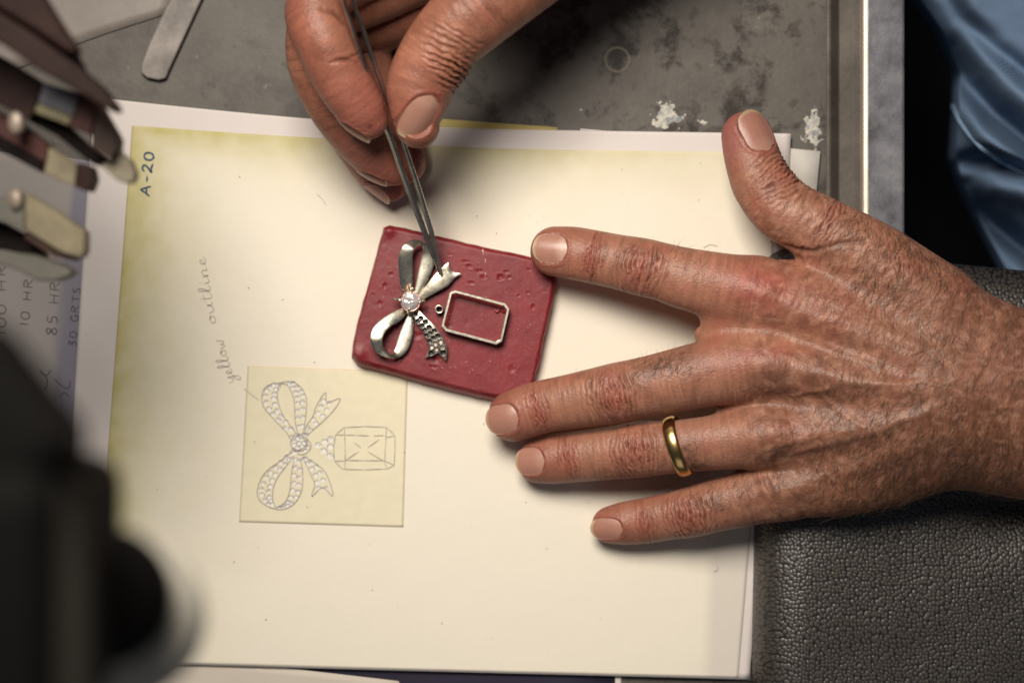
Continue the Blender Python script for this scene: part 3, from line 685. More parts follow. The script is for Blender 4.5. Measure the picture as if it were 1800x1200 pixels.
def loft(name, pairs, zs, parent, mat, n=48, m=9, bulge=.28, end=None, thick=.9):
    A = Z6([p[0] for p in pairs]); B_ = Z6([p[1] for p in pairs]); zs = np.array(zs, float)
    ZA = zs if zs.ndim == 1 else zs[:,0]; ZB_ = zs if zs.ndim == 1 else zs[:,1]
    A3 = catmull(np.c_[A, ZA], n); B3 = catmull(np.c_[B_, ZB_], n)
    t = np.linspace(0, 1, m)[None,:,None]
    G = A3[:,None]*(1-t)+B3[:,None]*t; G[:,:,2] += bulge*(1-(2*t[:,:,0]-1)**2)
    if end is not None:
        E = Z6(end); e3 = np.array([np.interp(np.linspace(0, 1, m), np.linspace(0, 1, len(E)), E[:,k]) for k in (0, 1)]).T
        ez = np.full(m, ZA[-1]-.3)
        last = G[-1].copy(); k = 8
        ext = [np.c_[last[:,:2]*(1-s)+e3*s, last[:,2]*(1-s)+ez*s] for s in np.linspace(0, 1, k+1)[1:]]
        G = np.concatenate([G, np.array(ext)]); n += k
    v = PP(G.reshape(-1, 3)[:,:2], G.reshape(-1, 3)[:,2])
    f = grid_faces(n, m); lo = v.copy()
    a = v[f[:,1]]-v[f[:,0]]; bb = v[f[:,3]]-v[f[:,0]]; nz = np.cross(a, bb)[:,2].mean()
    if nz < 0: f = f[:, ::-1]
    o = mk(name, v, f, mat, parent)
    s = o.modifiers.new('thick', 'SOLIDIFY'); s.thickness = thick/1000; s.offset = -1
    bv = o.modifiers.new('edge', 'BEVEL'); bv.width = .0002; bv.segments = 2; bv.limit_method = 'ANGLE'; bv.angle_limit = 1.0
    return o
loft('ribbon_loop', [((345, 585), (398, 570)), ((305, 480), (410, 470)), ((290, 350), (412, 360)), ((290, 240), (410, 250)), ((325, 155), (425, 188)), ((380, 112), (445, 158)), ((440, 100), (470, 150)),
      ((510, 125), (490, 168)), ((575, 200), (492, 220)), ((590, 310), (475, 290)), ((550, 420), (445, 420)), ((455, 590), (412, 585))],
     [10.5, 12, 14, 15.5, 16, 14.8, 13.5, 12.2, 11.2, 10.8, 10.5, 10], bow, M_silver, n=70)
loft('ribbon_loop', [((335, 672), (372, 722)), ((230, 720), (300, 790)), ((130, 785), (235, 825)), ((70, 855), (180, 880)), ((50, 940), (155, 945)), ((75, 1020), (165, 1010)), ((135, 1072), (200, 1060)),
      ((220, 1100), (245, 1066)), ((300, 1092), (258, 1030)), ((365, 1035), (275, 970)), ((405, 940), (310, 870)), ((417, 850), (345, 790)), ((412, 720), (378, 715))],
     [10.5, 12.5, 14, 15, 15.6, 14.8, 13.6, 12.4, 11.2, 10.8, 10.6, 10.4, 10], bow, M_silver, n=70)
loft('ribbon_tail', [((435, 590), (480, 625)), ((510, 498), (555, 575)), ((582, 412), (640, 530)), ((638, 354), (712, 488)), ((672, 320), (762, 432))], [10.6, 11.2, 11.6, 11.3, 10.7], bow, M_silver,
     n=36, end=[(714, 290), (722, 330), (737, 365), (775, 378), (823, 385)], bulge=.25)
tail2 = loft('ribbon_tail', [((400, 710), (452, 680)), ((440, 795), (520, 755)), ((490, 860), (590, 825)), ((525, 930), (650, 905)), ((545, 1000), (692, 975)), ((543, 1045), (705, 1050))], [10.6, 11.2, 11.6, 11.4, 11, 10.6], bow, M_silver2,
     n=44, end=[(512, 1100), (575, 1080), (625, 1055), (655, 1085), (690, 1128)], bulge=.15)
tag(tail2, 'ribbon tail drilled with rows of dark stone seats')
M_hole = simple('shaded_seat', srgb(14, 13, 14), .35, .3, var=(400, srgb(26, 24, 26), .2))  # near-black colour stands for the shade inside the drilled holes
M_seat = silver('lit_seat_silver', srgb(170, 158, 146), srgb(110, 100, 92), .35)  # lighter copy for seats painted as catching the light
def disc_ring(c, r, mat_in, parent, name):
    V = []; F = []; m = 16
    prof = [(0, .12), (.94, .12), (.96, .14), (1.0, .2), (1.05, .16), (1.08, -.1)]
    for (k, z) in prof[1:]:
        for a in range(m): V.append(c+np.array([r*k*math.cos(a*6.283/m), r*k*math.sin(a*6.283/m), z]))
    V.append(c+np.array([0, 0, .09])); s = len(V)-1
    F += [(s, a, (a+1) % m) for a in range(m)]
    for q_ in range(len(prof)-2): F += [(q_*m+a, (q_+1)*m+a, (q_+1)*m+(a+1) % m, q_*m+(a+1) % m) for a in range(m)]
    o = mk(name, V, F, mat_in, parent); o.data.materials.append(M_silver2)
    for p in o.data.polygons:
        if p.index >= m: p.material_index = 1
    return o
HOLES = [(437, 727, 15, 0), (478, 765, 19, 0), (452, 788, 17, 0), (518, 795, 19, 0), (488, 826, 19, 0), (549, 841, 19, 0), (510, 860, 16, 0), (592, 869, 18, 0), (556, 888, 16, 0), (526, 907, 16, 0), (621, 914, 21, 0), (585, 930, 19, 0), (554, 954, 18, 0),
         (645, 958, 19, 1), (603, 975, 19, 1), (570, 1004, 18, 1), (660, 1008, 20, 1), (611, 1022, 17, 1), (566, 1056, 20, 0), (668, 1055, 23, 0)]
for (x, y, r, lit) in HOLES:
    r *= 1.22; c = P(640+x/4.8, 400+y/4.8, 11.85 if y < 1030 else 11.2)
    disc_ring(c, R(r/4.8), M_seat if lit else M_hole, tail2, 'stone_seat')
# the round stone: a faceted brilliant in a four-prong setting
def brilliant():
    m, nt, b = new_mat('brilliant_stone')
    b.inputs['Base Color'].default_value = (1, .9, .88, 1); b.inputs['IOR'].default_value = 2.2; b.inputs['Metallic'].default_value = .6; b.inputs['Coat Weight'].default_value = .6
    tc = N(nt, 'ShaderNodeTexCoord'); n = N(nt, 'ShaderNodeTexNoise'); n.inputs['Scale'].default_value = 900
    nt.links.new(tc.outputs['Object'], n.inputs['Vector'])
    mr = N(nt, 'ShaderNodeMapRange'); mr.inputs['To Min'].default_value = .1; mr.inputs['To Max'].default_value = .2
    nt.links.new(n.outputs['Fac'], mr.inputs['Value']); nt.links.new(mr.outputs['Result'], b.inputs['Roughness'])
    c = P(640+390/4.8, 400+622/4.8, 15.2); r = R(76/4.8, 15); V = []; F = []
    def ring(k, z, n_, off): 
        s = len(V)
        for a in range(n_): V.append(c+np.array([r*k*math.cos((a+off)*6.2832/n_), r*k*math.sin((a+off)*6.2832/n_), z]))
        return s
    rg = np.random.default_rng(21); m_ = 14
    rows = [ring(k, z, m_, off) for k, z, off in ((.30, 1.12, 0), (.58, 1.0, .5), (.84, .62, 0), (1, .1, .5), (1, -.12, .5))]
    V.append(c+np.array([0, 0, 1.15])); ct = len(V)-1; V.append(c+np.array([0, 0, -2.3])); cu = len(V)-1
    for q_ in range(3):
        for a in range(m_): V[rows[q_]+a] = V[rows[q_]+a]+np.array([*rg.normal(0, .10, 2), rg.normal(0, .16)])
    for a in range(m_): F.append((ct, rows[0]+a, rows[0]+(a+1) % m_))
    for q_, sh in ((0, 0), (1, 1), (2, 0)):
        A_, B__ = rows[q_], rows[q_+1]
        for a in range(m_):
            n_ = (a+1) % m_
            if sh == 0: F += [(A_+a, B__+a, A_+n_), (A_+n_, B__+a, B__+n_)]
            else: F += [(A_+a, B__+a, B__+n_), (A_+a, B__+n_, A_+n_)]
    for a in range(m_): F += [(rows[3]+a, rows[4]+a, rows[4]+(a+1) % m_, rows[3]+(a+1) % m_), (rows[4]+a, cu, rows[4]+(a+1) % m_)]
    o = mk('round_stone', V, F, m, bow, smooth=False)
    return o, c, r
stone, SC, SR = brilliant()
def cone_tube(pts, rad, m=10):
    """tube through points with given radii, capped"""
    pts = np.asarray(pts, float); V = []; n = len(pts)
    d = np.gradient(pts, axis=0); d /= np.linalg.norm(d, axis=1)[:,None]
    ref = np.array([0, 0, 1.0]) if abs(d[0,2]) < .9 else np.array([1.0, 0, 0])
    for i in range(n):
        s = np.cross(d[i], ref); s /= np.linalg.norm(s); u = np.cross(s, d[i])
        for a in range(m): V.append(pts[i]+rad[i]*(s*math.cos(a*6.2832/m)+u*math.sin(a*6.2832/m)))
    F = [(i*m+a, i*m+(a+1) % m, (i+1)*m+(a+1) % m, (i+1)*m+a) for i in range(n-1) for a in range(m)]+[tuple(range(m))[::-1], tuple(range((n-1)*m, n*m))]
    return V, F
# pink-brown foil cup under the stone, seen through it
V = []; F = []; m = 20
for (k, z) in ((1.10, -.1), (1.16, .25), (1.06, .3), (.98, -.25), (.5, -2.2), (.05, -2.9)):
    for a in range(m): V.append(SC+np.array([SR*k*math.cos(a*6.2832/m), SR*k*math.sin(a*6.2832/m), z]))
F = [(q_*m+a, q_*m+(a+1) % m, (q_+1)*m+(a+1) % m, (q_+1)*m+a) for q_ in range(5) for a in range(m)]
F = [f_[::-1] for f_ in F]
mk('setting_cup', V, F, silver('cup_silver', srgb(232, 206, 196), srgb(190, 130, 122), .25, 90), bow)
for (x0, y0, x1, y1) in ((400, 515, 394, 570), (258, 602, 322, 618), (508, 626, 455, 632), (376, 722, 384, 672)):
    a, b = P(640+x0/4.8, 400+y0/4.8, 13.5), P(640+x1/4.8, 400+y1/4.8, 15.9); mid = (a+b)/2+np.array([0, 0, .9])
    V, F = cone_tube(catmull([a-[0, 0, 1.5], a, mid, b], 12), [.5, .62, .66, .68, .66, .62, .58, .56, .55, .52, .45, .25])
    mk('prong', V, F, M_silver2, bow)
# solder joints that tie loops and tails together under the stone
V = []; F = []; m = 16
for (k, z) in ((.1, 2.3), (.7, 2.2), (1.15, 1.0), (1.5, -.5), (1.6, -2.2)):
    for a in range(m): V.append(P(721, 530, 11)+np.array([SR*.85*k*math.cos(a*6.2832/m), SR*.85*k*math.sin(a*6.2832/m), z]))
F = [(q_*m+a, q_*m+(a+1) % m, (q_+1)*m+(a+1) % m, (q_+1)*m+a)[::-1] for q_ in range(4) for a in range(m)]
mk('solder_joint', V, F, M_silver, bow)

def bezel():
    o_ = Z6([(722, 545), (770, 528), (1195, 640), (1228, 685), (1165, 960), (1115, 988), (690, 875), (651, 830)])
    i_ = Z6([(742, 561), (776, 552), (1180, 660), (1203, 693), (1147, 944), (1110, 962), (702, 854), (676, 820)])
    zt, zb = 13.2, ZW+.05
    ot = PP(o_, zt); it = PP(i_, zt); c = ot.mean(0)
    ob = ot.copy(); ob[:,:2] = c[:2]+(ot[:,:2]-c[:2])*.965; ob[:,2] = zb
    ib = it.copy(); ib[:,:2] = c[:2]+(it[:,:2]-c[:2])*.93+np.array([.35, -.9]); ib[:,2] = zb
    V = np.vstack([ot, it, ib, ob]); F = []
    for a in range(8):
        b = (a+1) % 8
        F += [(a, 8+a, 8+b, b), (8+a, 16+a, 16+b, 8+b), (24+a, a, b, 24+b), (16+a, 24+a, 24+b, 16+b)]
    o = mk('bezel_frame', V, F, M_silver2, smooth=False)
    b = o.modifiers.new('edge', 'BEVEL'); b.width = .00018; b.segments = 2
    return tag(o, 'empty rectangular silver bezel frame with cut corners on the red wax block', 'bezel')
bezel()
def collet():
    c = P(640+633/4.8, 400+688/4.8, 11.8); V = []; m = 24
    prof = [(1.72, -3.6), (1.78, -1.4), (1.62, -.9), (1.76, -.4), (1.70, 0), (1.45, .1), (1.12, 0), (1.02, -.5), (1.0, -3.6)]
    for (r, z) in prof:
        for a in range(m): V.append(c+np.array([r*math.cos(a*6.2832/m), r*math.sin(a*6.2832/m), z]))
    k = len(prof); F = [(q_*m+a, q_*m+(a+1) % m, ((q_+1) % k)*m+(a+1) % m, ((q_+1) % k)*m+a) for q_ in range(k) for a in range(m)]
    return tag(mk('stone_collet', V, F, M_silver2), 'tiny round silver collet ring between the stone of the bow and the bezel frame', 'collet')
collet()

# ------------------------------------------------------------------ tweezers
def tweezers():
    t = thing('tweezers', 'slim steel tweezers held between thumb and finger, tips on the bow', 'tweezers', P(772, 480, 13.5))
    M = simple('tweezer_steel', srgb(206, 202, 194), .25, .95, bump=(900, .1, .0002), var=(120, srgb(150, 148, 142), .2))
    zf = lambda y: 13.2+42*(480-y)/291.0
    legL = [(578, -160), (590, -80), (603, 0), (617, 45), (640, 118), (664, 190), (687, 245), (706, 300), (728, 360), (750, 418), (771, 478)]
    legR = [(604, -160), (612, -80), (621, 0), (638, 52), (660, 118), (684, 186), (704, 238), (722, 290), (742, 352), (760, 415), (776, 482)]
    for L, wd in ((legL, [7, 7, 7, 8, 9, 10, 10, 10.5, 11, 9.5, 4]), (legR, [6, 6, 7, 8, 8, 8, 9, 9.5, 10, 9, 5])):
        n = 60; pc = catmull(L, n); w = np.interp(np.linspace(0, 1, n), np.linspace(0, 1, len(wd)), wd)
        z = zf(pc[:,1]); c = PP(pc, z); dp = np.interp(np.linspace(0, 1, n), [0, .4, .8, 1], [4.5, 5.0, 3.0, 1.2])
        d = np.gradient(c, axis=0); d /= np.linalg.norm(d, axis=1)[:,None]
        s = np.cross(d, [0, 0, 1.0]); s /= np.linalg.norm(s, axis=1)[:,None]; u = np.cross(s, d)
        V = []; prof = [(-.5, -.45), (-.5, .36), (-.40, .46), (.02, .52), (.5, .26), (.5, -.45), (.4, -.5), (-.4, -.5)]
        for i in range(n):
            ww = R(w[i], z[i])
            for a, b in prof: V.append(c[i]+s[i]*a*ww+u[i]*b*dp[i])
        m = len(prof); F = [(i*m+a, i*m+(a+1) % m, (i+1)*m+(a+1) % m, (i+1)*m+a) for i in range(n-1) for a in range(m)]+[tuple(range(m)), tuple(range((n-1)*m, n*m))[::-1]]
        F = [f_[::-1] for f_ in F]
        o = mk('tweezer_arm', V, F, M, t)
        e = o.modifiers.new('crisp', 'EDGE_SPLIT'); e.split_angle = .6
    # the joint where both arms meet, outside the picture
    a, b = P(578, -160, zf(-160)), P(604, -160, zf(-160)); m_ = (a+b)/2; k = P(575, -230, zf(-220))
    V, F = cone_tube([m_, (m_+k)/2, k], [3.2, 3.0, 1.8]); mk('joint', V, F, M, t)
tweezers()

# ------------------------------------------------------------------ pliers standing at the left, out of focus
def prism(name, px, z, thick, mat, parent, bev=1.6, dz=0.0):
    """px outline at the top height z; dz tilts the far-left end down (mm per px)"""
    px = np.array(px, float); z = z+42*(parent.name.startswith('pliers')); zz = z+dz*(px[:,0]-100)
    top = PP(px, zz); lo = top.copy(); lo[:,2] -= thick; n = len(px)
    area = sum(top[i,0]*top[(i+1) % n,1]-top[(i+1) % n,0]*top[i,1] for i in range(n))
    f = [tuple(range(n)), tuple(range(n, 2*n))[::-1]]+[(i, n+i, n+(i+1) % n, (i+1) % n) for i in range(n)]
    if area < 0: f = [q_[::-1] for q_ in f]
    o = mk(name, np.vstack([top, lo]), f, mat, parent, smooth=False)
    b = o.modifiers.new('edge', 'BEVEL'); b.width = bev/1000*(.55 if parent.name.startswith('pliers') else 1); b.segments = 1 if parent.name.startswith('pliers') else 3
    return o
M_pA = simple('browned_steel', srgb(48, 29, 25), .6, 0, .12, bump=(300, .2, .0006), var=(55, srgb(26, 15, 13), .2))
M_pB = simple('worn_steel', srgb(62, 43, 34), .55, 0, .2, bump=(300, .2, .0006), var=(60, srgb(40, 25, 20), .18))
M_pC = simple('brass_steel', srgb(124, 114, 88), .5, .1, bump=(300, .2, .0006), var=(60, srgb(84, 75, 56), .22))
M_pD = simple('grey_steel', srgb(70, 67, 59), .5, .1, bump=(300, .2, .0006), var=(60, srgb(92, 88, 80), .22))
M_riv = simple('polished_rivet', srgb(160, 148, 134), .4, .2, var=(90, srgb(112, 98, 86), .2))
M_ridge = simple('red_brown_edge', srgb(66, 33, 29), .55, 0, .2, bump=(300, .2, .0006), var=(60, srgb(62, 30, 27), .18))
M_grip_gap = simple('grip_and_gap_dark', srgb(20, 13, 12), .7, 0, .08, var=(70, srgb(14, 9, 9), .2))  # handle grips, and the painted shade between the jaws
def rivet(px, py, z, rpx, h, parent):
    z = z+42; c = P(px, py, z); r = R(rpx, z); V = []; m = 18
    prof = [(.02, h*.35), (.9, h*.35), (1, h*.2), (1, -3)]
    for (k, zz) in prof:
        for a in range(m): V.append(c+np.array([r*k*math.cos(a*6.2832/m), r*k*1.5*math.sin(a*6.2832/m), zz]))
    F = [(q_*m+a, q_*m+(a+1) % m, (q_+1)*m+(a+1) % m, (q_+1)*m+a)[::-1] for q_ in range(len(prof)-1) for a in range(m)]+[tuple(range(m))]
    mk('rivet', V, F, M_riv, parent)
pa = thing('pliers', 'dark brown pliers with tapered jaws, topmost of the blurred pliers at left', 'pliers', P(0, 40, 118), 'pliers in the rack at left')
prism('jaw', [(-90, -120), (40, -70), (84, 5), (120, 62), (136, 84), (133, 96), (112, 88), (60, 52), (-10, 10), (-90, -40)], 138, 7, M_pA, pa)
prism('jaw', [(-90, -30), (-10, 14), (58, 56), (128, 106), (180, 152), (206, 188), (203, 195), (186, 190), (120, 152), (60, 118), (0, 75), (-90, 30)], 134, 9, M_pA, pa, dz=-.02)
prism('jaw_gap_shade', [(-90, -60), (40, 0), (118, 70), (150, 122), (60, 96), (-90, 20)], 128, 5, M_grip_gap, pa)  # dark piece added as painted shade between the two jaws
prism('handle', [(-420, -330), (-380, -350), (-80, -100), (-78, -36), (-100, -44)], 137, 8, M_grip_gap, pa)
prism('handle', [(-440, -250), (-400, -280), (-80, -40), (-78, 36), (-100, 20)], 133, 8, M_grip_gap, pa)
pb = thing('pliers', 'brown and beige stepped-jaw pliers with a pale rivet, middle of the blurred pliers', 'pliers', P(20, 200, 100), 'pliers in the rack at left')
M_blu = simple('blued_steel', srgb(84, 82, 92), .45, .2, var=(80, srgb(58, 56, 64), .2))
M_yel = simple('brassy_facet', srgb(116, 108, 76), .5, .1, var=(80, srgb(88, 80, 54), .2))
M_horn = simple('horn_tip', srgb(128, 120, 100), .5, 0, .3, var=(90, srgb(98, 90, 74), .2))
prism('jaw', [(-90, 50), (0, 98), (75, 145), (65, 179), (60, 196), (50, 212), (-90, 135)], 112, 10, M_pA, pb, bev=.6)
prism('jaw_facet', [(76, 145), (141, 164), (128, 205), (66, 180)], 113, 9, M_blu, pb, bev=.5)
prism('jaw_facet', [(66, 181), (128, 206), (119, 220), (60, 197)], 113.4, 8, M_yel, pb, bev=.4)
prism('jaw_shoulder', [(142, 164), (171, 178), (160, 236), (119, 221), (129, 205)], 114, 9, M_ridge, pb, bev=.6)
prism('jaw_end', [(172, 179), (207, 241), (205, 263), (194, 282), (160, 259), (161, 236)], 113, 9, M_pB, pb, bev=.6)
prism('jaw_tip', [(206, 262), (229, 281), (238, 304), (235, 317), (225, 322), (206, 317), (176, 290), (194, 284)], 108, 6, M_horn, pb, bev=.6)
prism('jaw_gap_shade', [(50, 213), (60, 197), (119, 221), (160, 260), (193, 284), (174, 291), (160, 287), (98, 238)], 106, 6, M_grip_gap, pb, bev=.5)  # dark piece added as painted shade under the upper jaw
prism('jaw', [(-90, 152), (36, 215), (84, 254), (82, 276), (76, 304), (0, 264), (-90, 226)], 104, 8, M_ridge, pb, bev=.6)
prism('jaw_facet', [(85, 258), (136, 287), (131, 328), (100, 315), (77, 304), (83, 276)], 105, 8, M_pC, pb, bev=.5)
prism('jaw_end', [(137, 286), (160, 291), (165, 314), (157, 335), (145, 334), (132, 328)], 105.5, 8, M_pA, pb, bev=.6)
prism('jaw_edge', [(-90, 200), (0, 238), (76, 282), (74, 304), (0, 265), (-90, 228)], 105, 4, M_grip_gap, pb, bev=.4)
rivet(28, 216, 114, 13, 3.0, pb)
prism('handle', [(-420, -130), (-400, -170), (-80, 50), (-80, 118), (-110, 110)], 111, 8, M_grip_gap, pb)
pc_ = thing('pliers', 'beige-jawed pliers with a grey lower jaw, lowest of the blurred pliers', 'pliers', P(10, 390, 90), 'pliers in the rack at left')
prism('jaw', [(-90, 318), (0, 346), (43, 339), (43, 404), (0, 389), (-90, 372)], 104, 8, M_pD, pc_, bev=.6)
prism('jaw_facet', [(44, 338), (98, 370), (148, 406), (148, 440), (141, 452), (108, 443), (44, 404)], 105, 8, M_pC, pc_, bev=.5)
prism('jaw_edge', [(44, 405), (108, 444), (140, 453), (128, 458), (96, 452), (44, 420)], 103, 5, M_pB, pc_, bev=.4)
prism('jaw', [(-90, 432), (0, 440), (62, 448), (105, 462), (127, 476), (118, 486), (95, 493), (62, 492), (36, 476), (0, 464), (-90, 462)], 100, 9, M_pD, pc_, bev=.6)
prism('jaw_gap_shade', [(-90, 374), (0, 390), (44, 412), (70, 436), (80, 452), (40, 446), (0, 438), (-90, 430)], 97, 6, M_grip_gap, pc_, bev=.5)  # dark piece added as painted shade in the open gap
rivet(28, 350, 105, 12, 3.5, pc_)
prism('handle', [(-420, 240), (-420, 200), (-80, 322), (-80, 370), (-110, 366)], 103, 8, M_grip_gap, pc_)

# ------------------------------------------------------------------ dark instrument close to the lens, lower left
def instrument():
    t = thing('bench_instrument', 'large black instrument head with a pale grey rim, blurred in the lower left corner', 'instrument', P(150, 1060, 200))
    M_blk = simple('black_enamel', srgb(8, 6, 6), .7, 0, .1, bump=(200, .1, .0004), var=(40, srgb(12, 9, 9), .2))
    M_gry = simple('grey_enamel', srgb(206, 200, 186), .5, bump=(200, .1, .0004), var=(25, srgb(186, 180, 166), .2))
    M_drk = simple('charcoal_enamel', srgb(16, 15, 14), .8, 0, .1, bump=(200, .1, .0004), var=(30, srgb(13, 12, 12), .2))
    M_brk = simple('grey_bracket', srgb(46, 43, 38), .7, 0, .15, bump=(200, .1, .0004), var=(30, srgb(40, 38, 34), .2))
    def lathe(rings, mat, name, m=64, cap=True):
        V = []
        for (cx, cy, z, r) in rings:
            z = z+95; c = P(cx, cy, z); rr = R(r, z)
            for a in range(m): V.append(c+np.array([rr*math.cos(a*6.2832/m), rr*math.sin(a*6.2832/m), 0]))
        F = [(q_*m+a, (q_+1)*m+a, (q_+1)*m+(a+1) % m, q_*m+(a+1) % m)[::-1] for q_ in range(len(rings)-1) for a in range(m)]
        if cap: F += [tuple(range(m))[::-1], tuple(range((len(rings)-1)*m, len(rings)*m))]
        return mk(name, V, F, mat, t)
    lathe([(206, 1078, 205, 118), (214, 1082, 214, 148), (213, 1081, 245, 148), (210, 1078, 252, 144), (206, 1074, 254, 132)], M_gry, 'rim')
    lathe([(188, 1048, 248, 122), (185, 1045, 262, 121), (183, 1043, 267, 116), (183, 1043, 268, 100)], M_blk, 'barrel')
    prism('bracket', [(96, 838), (158, 838), (158, 1300), (92, 1300)], 391, 14, M_brk, t, 2)
    prism('body', [(-200, 815), (94, 835), (90, 1320), (-220, 1320)], 395, 60, M_drk, t, 6)
    prism('arm', [(-200, 520), (-40, 560), (60, 690), (120, 760), (100, 850), (-200, 850)], 387, 22, M_drk, t, 5)
    lathe([(107, 775, 285, 36), (107, 775, 312, 36), (107, 775, 317, 30), (107, 775, 318, 10)], M_blk, 'knob', 32)
instrument()

# ------------------------------------------------------------------ cardboard-dark lap below the bench is the floor; the wearer is built next
# ------------------------------------------------------------------ the jeweller: two hands and a shirt
person = thing('person', 'person in a light blue shirt working on the brooch with both hands', 'person', P(1760, 200, -330))

def shirt():
    nu, nv = 170, 190
    X_, Y_ = np.meshgrid(np.linspace(1590, 2150, nu), np.linspace(-160, 700, nv), indexing='ij')
    q = np.c_[X_.ravel(), Y_.ravel()]; y = q[:,1]
    xb = np.interp(y, [-160, 0, 60, 130, 200, 280, 330, 380, 440, 480, 700], [1540, 1618, 1660, 1688, 1686, 1680, 1698, 1722, 1752, 1772, 1800])
    q[:,0] = xb-16+(q[:,0]-1590)/560*(2150-xb+16); x = q[:,0]
    d = (x-xb)
    z = 4-32*sstep(170, 470, y)-60*(1-np.clip((d+30)/230, 0, 1))**2.2-3.2*np.clip(-d, 0, 400)
    def fold(line, depth, width, side=0):
        dist, t = poly_dist(q, line)
        a = np.array(line[0], float); b = np.array(line[-1], float); nrm = np.array([-(b-a)[1], (b-a)[0]]); nrm /= np.linalg.norm(nrm)
        sd = ((q-a)@nrm); w = np.sin(np.pi*np.clip(t*.9+.08, 0, 1))**.5
        g = np.exp(-(dist/width)**2)
        if side: g = g*(1/(1+np.exp(-side*sd/width*2.2)))*1.6
        return 1.5*depth*g*w
    z = z+fold([(1640, -60), (1690, 30), (1750, 90), (1840, 160), (1960, 260)], -12, 20)
    z = z+fold([(1660, -40), (1720, 70), (1780, 150), (1900, 240)], 12, 34)
    z = z+fold([(1672, 90), (1700, 150), (1745, 200), (1800, 245), (1900, 330)], -26, 22)
    z = z+fold([(1690, 165), (1730, 235), (1790, 285), (1900, 360)], 14, 28)
    z = z+fold([(1688, 285), (1740, 282), (1800, 302), (1900, 340)], -20, 16)
    z = z+fold([(1695, 345), (1750, 330), (1820, 350), (1900, 380)], 10, 26)
    z = z+fold([(1700, 330), (1740, 390), (1800, 440), (1880, 520)], -26, 20)
    z = z+fold([(1740, 470), (1790, 480), (1860, 500)], 10, 30)
    z = z+2.0*fbm(np.c_[q*.010, np.zeros(len(q))])+.5*noise(np.c_[q*.04, np.zeros(len(q))])
    m, nt, b = new_mat('blue_twill')
    tc = N(nt, 'ShaderNodeTexCoord')
    w = N(nt, 'ShaderNodeTexWave', wave_type='BANDS', bands_direction='DIAGONAL'); w.inputs['Scale'].default_value = 900; w.inputs['Distortion'].default_value = .6; w.inputs['Detail'].default_value = 2
    nt.links.new(tc.outputs['Object'], w.inputs['Vector'])
    r = N(nt, 'ShaderNodeValToRGB'); e = r.color_ramp.elements; e[0].color = (*srgb(98, 119, 146), 1); e[1].color = (*srgb(114, 136, 164), 1)
    nt.links.new(w.outputs['Fac'], r.inputs['Fac']); nt.links.new(r.outputs['Color'], b.inputs['Base Color'])
    b.inputs['Roughness'].default_value = .95; b.inputs['Specular IOR Level'].default_value = .08; b.inputs['Sheen Weight'].default_value = .0
    bp = N(nt, 'ShaderNodeBump'); bp.inputs['Strength'].default_value = .15; bp.inputs['Distance'].default_value = .0004
    nt.links.new(w.outputs['Fac'], bp.inputs['Height']); nt.links.new(bp.outputs['Normal'], b.inputs['Normal'])
    s = mk('shirt', PP(q, z), grid_faces(nu, nv)[:, ::-1], m, person)
    sd = s.modifiers.new('thick', 'SOLIDIFY'); sd.thickness = .0012; sd.offset = -1
    # the stitched seam that runs across the cloth
    L = catmull([(1676, 186), (1692, 218), (1720, 252), (1756, 280), (1800, 303), (1880, 340)], 60)
    from_grid = lambda p: np.array([z[np.argmin(((q-a_)**2).sum(1))] for a_ in p])
    zz = catmull(np.c_[from_grid(L)[::6], from_grid(L)[::6]], 60)[:,0]
    V, F = cone_tube(PP(L, zz+.5), [1.5]*60, 8)
    mk('seam', V, F, simple('blue_seam', srgb(140, 166, 196), .8, bump=(900, .3, .0004), var=(600, srgb(112, 140, 172), .2)), s)
    # dark trousers below
    V = PP([(1500, -300), (2300, -300), (2300, 900), (1500, 900)], -300)
    lo = V.copy(); lo[:,2] -= 60
    M_tr = simple('dark_trousers', srgb(22, 22, 28), .9, bump=(700, .3, .0006), var=(120, srgb(16, 16, 20), .2))
    xs, ys = np.meshgrid(np.linspace(1500, 2300, 40), np.linspace(-300, 900, 50), indexing='ij'); qq = np.c_[xs.ravel(), ys.ravel()]
    mk('trousers', PP(qq, -300+14*fbm(np.c_[qq*.005, np.zeros(len(qq))])), grid_faces(40, 50)[:, ::-1], M_tr, person)
shirt()

